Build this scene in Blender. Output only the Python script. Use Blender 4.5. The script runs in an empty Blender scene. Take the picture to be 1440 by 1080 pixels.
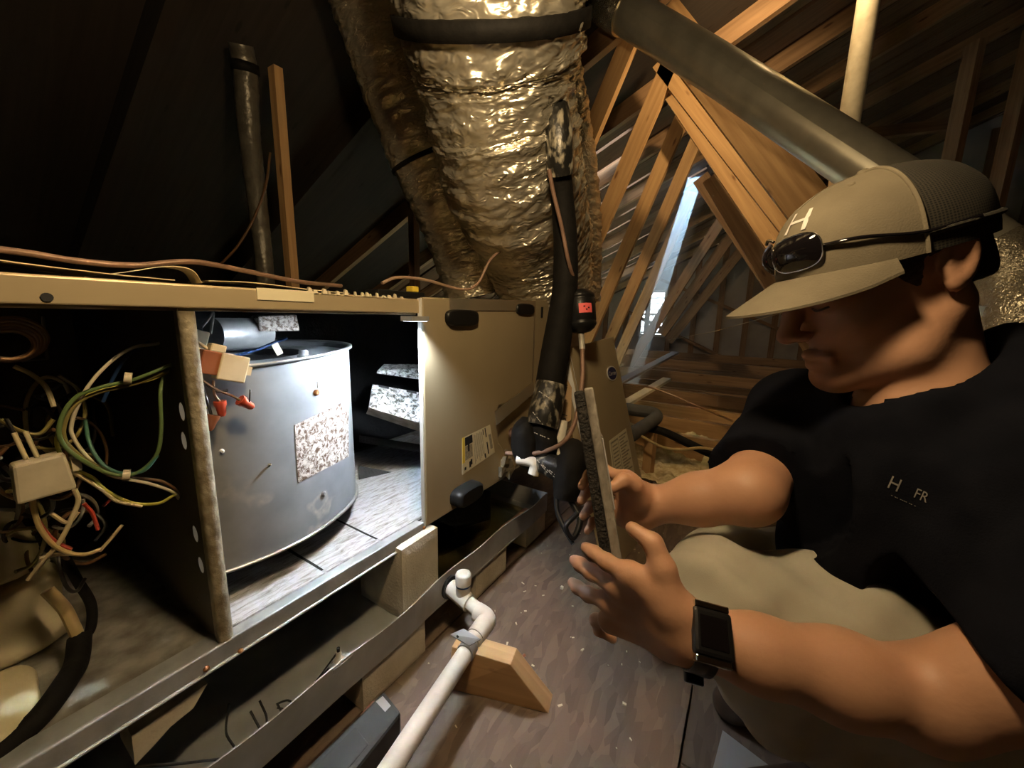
import bpy, bmesh, math, random
import numpy as np
from mathutils import Vector
random.seed(7); RNG = np.random.default_rng(7)
SC = bpy.context.scene
COL = SC.collection

# ------------------------------------------------------------------ camera
FPX = 541.0
CAM = np.array([0.0, -0.62, 0.77])
YAW, PITCH, ROLL = math.radians(31.9), math.radians(10.1), math.radians(1.34)
FW = np.array([math.cos(YAW)*math.cos(PITCH), math.sin(YAW)*math.cos(PITCH), -math.sin(PITCH)])
R0 = np.cross(FW, [0, 0, 1]); R0 /= np.linalg.norm(R0); U0 = np.cross(R0, FW)
RT = R0*math.cos(ROLL)+U0*math.sin(ROLL); UP = -R0*math.sin(ROLL)+U0*math.cos(ROLL)
cd = bpy.data.cameras.new('camera'); cam = bpy.data.objects.new('camera', cd); COL.objects.link(cam)
cd.sensor_fit = 'HORIZONTAL'; cd.sensor_width = 36.0; cd.lens = 36.0*FPX/1440.0
cd.clip_start = 0.02; cd.clip_end = 100
from mathutils import Matrix
M4 = Matrix(((RT[0], UP[0], -FW[0], CAM[0]), (RT[1], UP[1], -FW[1], CAM[1]), (RT[2], UP[2], -FW[2], CAM[2]), (0, 0, 0, 1)))
cam.matrix_world = M4
SC.camera = cam
def ray(u, v): return FW + RT*(u-720)/FPX + UP*(540-v)/FPX
def onD(u, v, D): return CAM + ray(u, v)*D
def onX(u, v, X): d = ray(u, v); return CAM + d*((X-CAM[0])/d[0])
def onY(u, v, Y): d = ray(u, v); return CAM + d*((Y-CAM[1])/d[1])
def onZ(u, v, Z): d = ray(u, v); return CAM + d*((Z-CAM[2])/d[2])
def cs(l, u, f): return CAM + RT*l + UP*u + FW*f

# ------------------------------------------------------------------ world, lights, exposure
SC.view_settings.view_transform = 'Standard'; SC.view_settings.look = 'None'
SC.view_settings.gamma = 1.0; SC.view_settings.use_curve_mapping = False
SC.view_settings.exposure = 0.2
W = bpy.data.worlds.new('sky'); SC.world = W; W.use_nodes = True
bg = W.node_tree.nodes['Background']; bg.inputs[0].default_value = (0.78, 0.88, 1.0, 1); bg.inputs[1].default_value = 5.0
def light(name, kind, loc, energy, color, size=0.05, aim=None, **kw):
    l = bpy.data.lights.new(name, kind); l.energy = energy; l.color = color
    if kind in ('POINT', 'SPOT'): l.shadow_soft_size = size
    if kind == 'AREA': l.size = size
    for k, v in kw.items(): setattr(l, k, v)
    o = bpy.data.objects.new(name, l); COL.objects.link(o); o.location = Vector(loc)
    if aim is not None:
        o.rotation_euler = (Vector(aim)-Vector(loc)).to_track_quat('-Z', 'Y').to_euler()
    return o
BULB = cs(0.02, 0.52, 0.23)
light('attic_bulb', 'POINT', BULB, 18.0, (1.0, 0.72, 0.39), 0.045)
light('far_fill', 'SPOT', (1.9, -.75, 2.22), 46.0, (1.0, 0.68, 0.34), 0.04, aim=(3.5, .3, .7), spot_size=math.radians(128), spot_blend=.7)  # added unseen fill spot, brightens the far webs, joists and gable
WORK = np.array([0.575, -0.022, 0.748])
light('work_lamp', 'SPOT', WORK, 17.0, (0.80, 0.90, 1.0), 0.012, aim=(0.43, 0.10, 0.30), spot_size=math.radians(150), spot_blend=0.6)
SUNP, SUNE = onD(980, 240, 3.55), onD(884, 548, 3.55)
SUND = (SUNE-SUNP); SUND /= np.linalg.norm(SUND)
light('sun', 'SUN', SUNP-SUND*4, 420.0, (0.48, 0.72, 1.0), aim=SUNP, angle=math.radians(0.5))

# ------------------------------------------------------------------ materials
def new_mat(name):
    m = bpy.data.materials.new(name); m.use_nodes = True
    nt = m.node_tree; b = nt.nodes['Principled BSDF']
    return m, nt, b
def nd(nt, t, **kw):
    n = nt.nodes.new(t)
    for k, v in kw.items():
        if k in n.inputs.keys(): n.inputs[k].default_value = v
        else: setattr(n, k, v)
    return n
def lk(nt, a, b): nt.links.new(a, b)
def ramp(nt, fac, stops):
    r = nt.nodes.new('ShaderNodeValToRGB'); e = r.color_ramp.elements
    e[0].position = stops[0][0]; e[0].color = (*stops[0][1], 1)
    e[1].position = stops[-1][0]; e[1].color = (*stops[-1][1], 1)
    for p, c in stops[1:-1]:
        x = e.new(p); x.color = (*c, 1)
    lk(nt, fac, r.inputs[0]); return r.outputs[0]
def coords(nt, kind='Object', scale=(1, 1, 1)):
    tc = nt.nodes.new('ShaderNodeTexCoord'); mp = nt.nodes.new('ShaderNodeMapping')
    mp.inputs['Scale'].default_value = scale
    lk(nt, tc.outputs[kind], mp.inputs[0]); return mp.outputs[0]
def bump(nt, b, h, s, d=0.01):
    n = nt.nodes.new('ShaderNodeBump'); n.inputs['Strength'].default_value = s; n.inputs['Distance'].default_value = d
    lk(nt, h, n.inputs['Height']); lk(nt, n.outputs[0], b.inputs['Normal']); return n
def simple(name, c1, c2=None, scale=20, rough=0.5, metal=0.0, bs=0.0, bscale=None, stretch=(1, 1, 1), kind='Object', detail=6, spec=0.5, lo=.35, hi=.65, rvar=0.0):
    m, nt, b = new_mat(name)
    b.inputs['Roughness'].default_value = rough; b.inputs['Metallic'].default_value = metal
    b.inputs['Specular IOR Level'].default_value = spec
    if c2 is None and bs == 0:
        b.inputs['Base Color'].default_value = (*c1, 1); return m
    co = coords(nt, kind, stretch)
    n = nd(nt, 'ShaderNodeTexNoise', Scale=scale, Detail=detail); lk(nt, co, n.inputs['Vector'])
    if c2 is not None: lk(nt, ramp(nt, n.outputs[0], [(lo, c1), (hi, c2)]), b.inputs['Base Color'])
    else: b.inputs['Base Color'].default_value = (*c1, 1)
    if rvar:
        mr = nd(nt, 'ShaderNodeMapRange'); mr.inputs[3].default_value = rough-rvar; mr.inputs[4].default_value = rough+rvar
        lk(nt, n.outputs[0], mr.inputs[0]); lk(nt, mr.outputs[0], b.inputs['Roughness'])
    if bs:
        n2 = nd(nt, 'ShaderNodeTexNoise', Scale=bscale or scale*2, Detail=5); lk(nt, co, n2.inputs['Vector'])
        bump(nt, b, n2.outputs[0], bs)
    return m
def wood(name, c1, c2, rough=0.7):
    m, nt, b = new_mat(name); b.inputs['Roughness'].default_value = rough
    oi = nt.nodes.new('ShaderNodeObjectInfo')
    tc = nt.nodes.new('ShaderNodeTexCoord'); mp = nt.nodes.new('ShaderNodeMapping'); mp.inputs['Scale'].default_value = (2.5, 45, 1)
    lk(nt, tc.outputs['UV'], mp.inputs[0])
    cx = nt.nodes.new('ShaderNodeCombineXYZ'); lk(nt, oi.outputs['Random'], cx.inputs[0]); lk(nt, oi.outputs['Random'], cx.inputs[1])
    sc = nd(nt, 'ShaderNodeVectorMath', operation='SCALE'); sc.inputs['Scale'].default_value = 37; lk(nt, cx.outputs[0], sc.inputs[0])
    ad = nd(nt, 'ShaderNodeVectorMath', operation='ADD'); lk(nt, mp.outputs[0], ad.inputs[0]); lk(nt, sc.outputs[0], ad.inputs[1])
    n = nd(nt, 'ShaderNodeTexNoise', Scale=1.0, Detail=7, Distortion=0.6); lk(nt, ad.outputs[0], n.inputs['Vector'])
    col = ramp(nt, n.outputs[0], [(0.3, c1), (0.7, c2)])
    mp2 = nt.nodes.new('ShaderNodeMapping'); mp2.inputs['Scale'].default_value = (4.5, 16, 1); lk(nt, tc.outputs['UV'], mp2.inputs[0])
    ad2 = nd(nt, 'ShaderNodeVectorMath', operation='ADD'); lk(nt, mp2.outputs[0], ad2.inputs[0]); lk(nt, sc.outputs[0], ad2.inputs[1])
    vo = nd(nt, 'ShaderNodeTexVoronoi', Scale=1.0); lk(nt, ad2.outputs[0], vo.inputs['Vector'])
    kn = ramp(nt, vo.outputs['Distance'], [(0.07, (0.25, 0.12, 0.05)), (0.14, (1, 1, 1))])
    mx = nd(nt, 'ShaderNodeMix', data_type='RGBA', blend_type='MULTIPLY'); mx.inputs[0].default_value = 0.8
    lk(nt, col, mx.inputs[6]); lk(nt, kn, mx.inputs[7]); lk(nt, mx.outputs[2], b.inputs['Base Color'])
    bump(nt, b, n.outputs[0], 0.15, 0.004)
    return m
def foil(name, tint, rough=0.24, sc=18, bs=0.6, dirt=0.0):
    m, nt, b = new_mat(name); b.inputs['Metallic'].default_value = .8; b.inputs['Roughness'].default_value = rough
    co = coords(nt, 'UV', (1, 1, 1))
    mpx = nt.nodes.new('ShaderNodeMapping'); mpx.inputs['Scale'].default_value = (1.0, 2.6, 1); mpx.inputs['Rotation'].default_value = (0, 0, .12); lk(nt, co, mpx.inputs[0])
    n = nd(nt, 'ShaderNodeTexNoise', Scale=sc, Detail=4, Roughness=0.55, Distortion=.9); n.noise_type = 'RIDGED_MULTIFRACTAL'; lk(nt, mpx.outputs[0], n.inputs['Vector'])
    v = nd(nt, 'ShaderNodeTexNoise', Scale=sc*2.7, Detail=3, Distortion=1.5); v.noise_type = 'RIDGED_MULTIFRACTAL'; lk(nt, mpx.outputs[0], v.inputs['Vector'])
    ad = nd(nt, 'ShaderNodeMath', operation='MULTIPLY_ADD'); ad.inputs[1].default_value = 0.35
    lk(nt, v.outputs[0], ad.inputs[0]); lk(nt, n.outputs[0], ad.inputs[2])
    bump(nt, b, ad.outputs[0], bs, 0.012)
    n3 = nd(nt, 'ShaderNodeTexNoise', Scale=5, Detail=4); lk(nt, co, n3.inputs['Vector'])
    lk(nt, ramp(nt, n3.outputs[0], [(0.35, tuple(x*0.72 for x in tint)), (0.65, tint)]), b.inputs['Base Color'])
    return m, nt, b

MT = {}
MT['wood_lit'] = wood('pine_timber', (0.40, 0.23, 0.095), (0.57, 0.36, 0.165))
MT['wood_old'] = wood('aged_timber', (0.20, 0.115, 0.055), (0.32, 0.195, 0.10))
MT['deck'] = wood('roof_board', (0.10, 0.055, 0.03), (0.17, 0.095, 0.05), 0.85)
MT['deck_shaded'] = wood('shaded_board', (0.018, 0.012, 0.008), (0.030, 0.020, 0.013), 0.9)  # near boards and rafters: the ducts' shade put into a darker wood colour
MT['block'] = wood('sawn_block', (0.50, 0.30, 0.14), (0.66, 0.42, 0.21))
MT['beige'] = simple('beige_enamel', (0.40, 0.325, 0.20), (0.46, 0.375, 0.235), 3, 0.38, 0.25, spec=0.4)
MT['white_edge'] = simple('white_edge_metal', (0.72, 0.72, 0.70), None, rough=0.4)
MT['galv'] = simple('galvanized_steel', (0.38, 0.40, 0.41), (0.55, 0.57, 0.58), 22, 0.42, 0.55, 0.08, 60, rvar=0.08)
MT['galv_dirty'] = simple('dusty_galvanized_steel', (0.27, 0.25, 0.21), (0.50, 0.48, 0.43), 30, 0.5, 0.5, 0.15, 90)
MT['galv_dark'] = simple('dull_divider_steel', (0.055, 0.05, 0.042), (0.085, 0.077, 0.065), 8, 0.5, 0.35)
MT['post'] = simple('corroded_flange_steel', (0.24, 0.20, 0.13), (0.52, 0.46, 0.33), 55, 0.5, 0.35, 0.3, 90)
MT['pan'] = simple('drain_pan_steel', (0.40, 0.41, 0.41), (0.56, 0.57, 0.58), 9, 0.36, 0.45, 0.04, 20)
MT['liner'] = simple('black_duct_liner', (0.006, 0.006, 0.007), (0.012, 0.012, 0.013), 30, 0.75, 0.0, 0.3, 120)
MT['black_rubber'] = simple('black_rubber', (0.009, 0.009, 0.009), None, rough=0.36, spec=.3)
MT['black_foam'] = simple('black_foam_sleeve', (0.006, 0.0055, 0.005), (0.010, 0.009, 0.008), 40, 0.7, 0, 0.1, 150, spec=.15)
MT['foam_board'] = simple('cream_foam_board', (0.60, 0.54, 0.42), (0.76, 0.70, 0.57), 12, 0.9, 0, 0.2, 200, spec=0.2)
MT['pvc'] = simple('white_pvc', (0.60, 0.565, 0.49), (0.74, 0.71, 0.64), 14, 0.35, 0, 0.03, 40)
MT['pvc_vent'] = simple('weathered_white_pvc', (0.52, 0.46, 0.33), (0.66, 0.60, 0.45), 25, 0.5)
MT['copper'] = simple('copper_tube', (0.20, 0.12, 0.085), (0.30, 0.185, 0.135), 30, 0.42, 0.25)
MT['vent_metal'] = simple('galvanized_vent_pipe', (0.46, 0.44, 0.36), (0.60, 0.57, 0.47), 12, 0.30, 0.65, 0.03, 40)
MT['paper'] = simple('yellowed_paper', (0.58, 0.50, 0.34), (0.70, 0.62, 0.45), 6, 0.8)
MT['cream_plastic'] = simple('cream_plastic', (0.62, 0.50, 0.30), (0.70, 0.58, 0.37), 30, 0.45)
MT['dirty_plastic'] = simple('grimy_nylon', (0.45, 0.40, 0.28), (0.58, 0.52, 0.38), 25, 0.5)
MT['orange'] = simple('red_orange_plastic', (0.52, 0.075, 0.035), None, rough=0.4)
MT['brown_plastic'] = simple('brown_plastic', (0.22, 0.07, 0.03), (0.30, 0.10, 0.04), 30, 0.4)
MT['brick_batt'] = simple('yellowed_wrap', (0.50, 0.43, 0.27), (0.66, 0.59, 0.40), 7, 0.85, 0, 0.3, 18)
MT['batt'] = simple('glass_fibre_batt', (0.44, 0.34, 0.17), (0.62, 0.51, 0.29), 22, 0.95, 0, 0.5, 60)
MT['loose'] = simple('loose_fill_insulation', (0.40, 0.30, 0.14), (0.68, 0.57, 0.34), 26, 0.95, 0, 0.6, 60)
MT['drywall'] = simple('grey_gable_sheathing', (0.36, 0.32, 0.28), (0.46, 0.42, 0.37), 2.5, 0.9)
MT['skin'] = simple('skin', (0.47, 0.255, 0.155), (0.54, 0.30, 0.19), 14, 0.48, 0, 0.05, 160)
MT['navy'] = simple('navy_knit', (0.0050, 0.0056, 0.0088), (0.0078, 0.0085, 0.0125), 30, 0.9, 0, 0.15, 500, spec=0.05)
MT['khaki'] = simple('khaki_twill', (0.37, 0.355, 0.29), (0.44, 0.425, 0.35), 10, 0.9, 0, 0.1, 700, spec=0.15)
MT['cap_tan'] = simple('tan_cap_twill', (0.155, 0.132, 0.092), (0.195, 0.168, 0.118), 14, 0.85, 0, 0.15, 500, spec=0.2)
MT['hair'] = simple('dark_hair', (0.018, 0.011, 0.008), (0.04, 0.025, 0.017), 90, 0.6, 0, 0.5, 200)
MT['boot'] = simple('brown_leather', (0.06, 0.035, 0.02), (0.09, 0.055, 0.03), 20, 0.6)
MT['lens'] = simple('dark_glossy_lens', (0.006, 0.005, 0.006), None, rough=0.06)
MT['chrome'] = simple('polished_metal', (0.75, 0.72, 0.66), None, rough=0.15, metal=1.0)
MT['watch'] = simple('black_watch_resin', (0.010, 0.010, 0.011), None, rough=0.3)
MT['white_print'] = simple('white_print', (0.66, 0.64, 0.60), None, rough=0.7)
MT['grey_print'] = simple('dim_grey_print', (0.20, 0.19, 0.18), None, rough=0.8)
MT['black_print'] = simple('black_print', (0.012, 0.012, 0.012), None, rough=0.7)
MT['grey_ink'] = simple('grey_fine_print', (0.42, 0.37, 0.26), (0.25, 0.22, 0.16), 160, 0.7)
MT['yellow'] = simple('yellow_print', (0.75, 0.55, 0.06), None, rough=0.6)
MT['label'] = simple('cream_label', (0.72, 0.65, 0.45), None, rough=0.6)
MT['red'] = simple('pink_red_sticker', (0.85, 0.13, 0.13), None, rough=0.6)
MT['blue_badge'] = simple('dark_blue_badge', (0.02, 0.025, 0.09), None, rough=0.3)
MT['card'] = simple('brown_kraft_card', (0.32, 0.21, 0.11), (0.40, 0.27, 0.15), 10, 0.85)
MT['steel'] = simple('bright_zinc', (0.55, 0.56, 0.57), None, rough=0.35, metal=0.8)
MT['rust'] = simple('rusty_sludge', (0.28, 0.09, 0.025), (0.40, 0.20, 0.07), 40, 0.6)
MT['grey_pipe'] = simple('grey_foam_sleeve', (0.055, 0.055, 0.052), (0.08, 0.08, 0.076), 20, 0.7)
MT['panel_grit'] = simple('scuffed_grey_casing', (0.16, 0.14, 0.115), (0.46, 0.42, 0.36), 26, 0.6, 0, 0.3, 120, stretch=(1, 1, .45))
MT['panel_dark'] = simple('black_grit_edging', (0.008, 0.007, 0.006), (0.03, 0.025, 0.02), 90, 0.8, 0, 0.6, 260)
MT['white_sheet'] = simple('pale_grey_sheet', (0.42, 0.40, 0.40), None, rough=0.6)
MT['box_black'] = simple('dark_case_plastic', (0.022, 0.023, 0.021), (0.032, 0.033, 0.03), 12, 0.55)
MT['tape_print'] = simple('silver_flecked_black_tape', (0.012, 0.012, 0.011), (0.32, 0.29, 0.22), 55, 0.35, 0, 0.3, 60, stretch=(1, 1, .5), lo=.52, hi=.66)
MT['dull_hose'] = simple('dull_grey_hose_film', (0.10, 0.092, 0.075), (0.16, 0.148, 0.12), 30, 0.34, 0.4, 0.3, 60)
foil_m, nt, b = foil('crinkled_duct_foil', (0.80, 0.74, 0.60), 0.30, 13, 1.0); MT['foil'] = foil_m
fm, nt, b = foil('flat_foil_tape', (0.75, 0.68, 0.52), 0.25, 40, 0.5); MT['tape'] = fm

def speckled(name, light_c, dark_c, sc, metal=0.0, rough=0.5, lo=.42, hi=.56, bs=.2, stretch=(1, 1, 1)):
    m, nt, b = new_mat(name); b.inputs['Metallic'].default_value = metal; b.inputs['Roughness'].default_value = rough
    co = coords(nt, 'Object', stretch)
    n = nd(nt, 'ShaderNodeTexNoise', Scale=sc, Detail=6, Roughness=.7, Distortion=.8); lk(nt, co, n.inputs['Vector'])
    lk(nt, ramp(nt, n.outputs[0], [(lo, dark_c), (hi, light_c)]), b.inputs['Base Color']); bump(nt, b, n.outputs[0], bs, .006)
    return m
MT['sticker'] = speckled('mottled_sticker', (0.66, 0.60, 0.54), (0.10, 0.055, 0.03), 110, 0, .6)
MT['foil_floor'] = speckled('grimy_foil_facing', (0.66, 0.67, 0.70), (0.24, 0.23, 0.21), 45, .25, .40, .33, .55, .5, (.5, 3, 1))
MT['foil_fin'] = speckled('mould_spotted_foil', (0.70, 0.70, 0.70), (0.05, 0.045, 0.04), 75, .3, .45)
# blower sheet: pale water marks keep their own shape
m, nt, b = new_mat('blower_sheet_steel'); b.inputs['Roughness'].default_value = .42; b.inputs['Metallic'].default_value = .45
co = coords(nt, 'Object'); n = nd(nt, 'ShaderNodeTexNoise', Scale=14, Detail=7); lk(nt, co, n.inputs['Vector'])
base = ramp(nt, n.outputs[0], [(.3, (.33, .35, .37)), (.7, (.46, .485, .51))])
n2 = nd(nt, 'ShaderNodeTexNoise', Scale=9, Detail=3); lk(nt, co, n2.inputs['Vector'])
n3 = nd(nt, 'ShaderNodeTexNoise', Scale=120, Detail=2); lk(nt, co, n3.inputs['Vector'])
st = ramp(nt, n2.outputs[0], [(.55, (0, 0, 0)), (.585, (1, 1, 1)), (.60, (1, 1, 1)), (.64, (0, 0, 0))])
mlt = nd(nt, 'ShaderNodeMath', operation='MULTIPLY'); lk(nt, st, mlt.inputs[0]); lk(nt, n3.outputs[0], mlt.inputs[1])
sx = nt.nodes.new('ShaderNodeSeparateXYZ'); lk(nt, co, sx.inputs[0])
lowm = nd(nt, 'ShaderNodeMapRange'); lk(nt, sx.outputs[2], lowm.inputs[0])
lowm.inputs[1].default_value = .0; lowm.inputs[2].default_value = -.09; lowm.inputs[3].default_value = 0; lowm.inputs[4].default_value = 1
ml2 = nd(nt, 'ShaderNodeMath', operation='MULTIPLY'); lk(nt, mlt.outputs[0], ml2.inputs[0]); lk(nt, lowm.outputs[0], ml2.inputs[1])
mx = nd(nt, 'ShaderNodeMix', data_type='RGBA'); lk(nt, ml2.outputs[0], mx.inputs[0]); lk(nt, base, mx.inputs[6]); mx.inputs[7].default_value = (.78, .74, .66, 1)
lk(nt, mx.outputs[2], b.inputs['Base Color']); MT['blower'] = m
# oriented strand board
m, nt, b = new_mat('strand_board'); b.inputs['Roughness'].default_value = .75
co = coords(nt, 'Object'); wn = nd(nt, 'ShaderNodeTexNoise', Scale=3.5, Detail=3); lk(nt, co, wn.inputs['Vector'])
sv = nd(nt, 'ShaderNodeVectorMath', operation='SCALE'); sv.inputs['Scale'].default_value = .10; lk(nt, wn.outputs[1], sv.inputs[0])
av = nd(nt, 'ShaderNodeVectorMath', operation='ADD'); lk(nt, co, av.inputs[0]); lk(nt, sv.outputs[0], av.inputs[1])
cols = []
for rot, scl in ((0.5, (19, 75, 1)), (1.9, (22, 66, 1))):
    mp = nt.nodes.new('ShaderNodeMapping'); mp.inputs['Rotation'].default_value = (0, 0, rot); mp.inputs['Scale'].default_value = scl; lk(nt, av.outputs[0], mp.inputs[0])
    vo = nd(nt, 'ShaderNodeTexVoronoi', Scale=1.0); lk(nt, mp.outputs[0], vo.inputs['Vector']); cols.append(vo)
mm = nd(nt, 'ShaderNodeMix', data_type='RGBA'); lk(nt, ramp(nt, wn.outputs[0], [(.47, (0, 0, 0)), (.53, (1, 1, 1))]), mm.inputs[0])
lk(nt, cols[0].outputs['Color'], mm.inputs[6]); lk(nt, cols[1].outputs['Color'], mm.inputs[7])
bw = nt.nodes.new('ShaderNodeRGBToBW'); lk(nt, mm.outputs[2], bw.inputs[0])
fl = ramp(nt, bw.outputs[0], [(.1, (.125, .085, .061)), (.5, (.155, .106, .076)), (.9, (.20, .139, .10))])
lk(nt, fl, b.inputs['Base Color']); bump(nt, b, bw.outputs[0], .35, .004); MT['osb'] = m
# louvre of the big duct's printed lines
m, nt, b = foil('printed_duct_foil', (0.80, 0.74, 0.60), 0.30, 13, 1.0)
tc = nt.nodes.new('ShaderNodeTexCoord'); mp = nt.nodes.new('ShaderNodeMapping'); mp.inputs['Scale'].default_value = (90, 14, 1); lk(nt, tc.outputs['UV'], mp.inputs[0])
n = nd(nt, 'ShaderNodeTexNoise', Scale=1.0, Detail=2); lk(nt, mp.outputs[0], n.inputs['Vector'])
ink = ramp(nt, n.outputs[0], [(.50, (0, 0, 0)), (.56, (1, 1, 1))])
sx = nt.nodes.new('ShaderNodeSeparateXYZ'); lk(nt, tc.outputs['UV'], sx.inputs[0])
def band(nt, v, a, bb):
    x = nd(nt, 'ShaderNodeMath', operation='GREATER_THAN'); x.inputs[1].default_value = a; lk(nt, v, x.inputs[0])
    y = nd(nt, 'ShaderNodeMath', operation='LESS_THAN'); y.inputs[1].default_value = bb; lk(nt, v, y.inputs[0])
    z = nd(nt, 'ShaderNodeMath', operation='MULTIPLY'); lk(nt, x.outputs[0], z.inputs[0]); lk(nt, y.outputs[0], z.inputs[1]); return z.outputs[0]
PRINT_U = (0.70, 0.92)
bu = band(nt, sx.outputs[0], *PRINT_U)
wv = nd(nt, 'ShaderNodeMath', operation='FRACT'); m6 = nd(nt, 'ShaderNodeMath', operation='MULTIPLY'); m6.inputs[1].default_value = 7.0; lk(nt, sx.outputs[1], m6.inputs[0]); lk(nt, m6.outputs[0], wv.inputs[0])
bv = band(nt, wv.outputs[0], .15, .75)
p1 = nd(nt, 'ShaderNodeMath', operation='MULTIPLY'); lk(nt, bu, p1.inputs[0]); lk(nt, bv, p1.inputs[1])
p2 = nd(nt, 'ShaderNodeMath', operation='MULTIPLY'); lk(nt, p1.outputs[0], p2.inputs[0]); lk(nt, ink, p2.inputs[1])
p3 = nd(nt, 'ShaderNodeMath', operation='MULTIPLY'); p3.inputs[1].default_value = .75; lk(nt, p2.outputs[0], p3.inputs[0])
src = b.inputs['Base Color'].links[0].from_socket
mx = nd(nt, 'ShaderNodeMix', data_type='RGBA'); lk(nt, p3.outputs[0], mx.inputs[0]); lk(nt, src, mx.inputs[6]); mx.inputs[7].default_value = (.12, .03, .02, 1)
lk(nt, mx.outputs[2], b.inputs['Base Color']); MT['foil_print'] = m
# cap mesh
m, nt, b = new_mat('dark_cap_mesh'); b.inputs['Roughness'].default_value = .8
co = coords(nt, 'UV', (190, 120, 1)); ch = nd(nt, 'ShaderNodeTexVoronoi', Scale=1.0, Randomness=.1); lk(nt, co, ch.inputs['Vector'])
lk(nt, ramp(nt, ch.outputs['Distance'], [(.25, (.004, .004, .004)), (.45, (.040, .035, .025))]), b.inputs['Base Color'])
MT['cap_mesh'] = m
# work lamp face
m, nt, b = new_mat('lamp_face'); b.inputs['Base Color'].default_value = (.9, .95, 1, 1); b.inputs['Emission Color'].default_value = (.8, .9, 1, 1); b.inputs['Emission Strength'].default_value = 6
MT['lamp_face'] = m
# haze in the shaft
m = bpy.data.materials.new('dust_haze'); m.use_nodes = True; nt = m.node_tree; nt.nodes.remove(nt.nodes['Principled BSDF'])
vs = nt.nodes.new('ShaderNodeVolumeScatter'); vs.inputs['Color'].default_value = (.75, .86, 1, 1); vs.inputs['Density'].default_value = 1.9; vs.inputs['Anisotropy'].default_value = 0.0
lk(nt, vs.outputs[0], nt.nodes['Material Output'].inputs['Volume']); MT['haze'] = m
WIRE = {}
def wire_mat(n, c):
    if n not in WIRE: WIRE[n] = simple(n+'_wire_jacket', c, None, rough=.4)
    return WIRE[n]
for n_, c_ in dict(white=(.62, .56, .42), cream=(.55, .46, .28), green=(.11, .17, .06), yellow=(.45, .42, .08), teal=(.06, .17, .13), black=(.010, .009, .008),
                   brown=(.10, .05, .02), red=(.40, .06, .04), pink=(.36, .235, .17), blue=(.02, .05, .14), olive=(.18, .15, .05), tan=(.50, .38, .18), orange=(.30, .17, .08), grey=(.25, .24, .22)).items():
    wire_mat(n_, c_)

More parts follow.
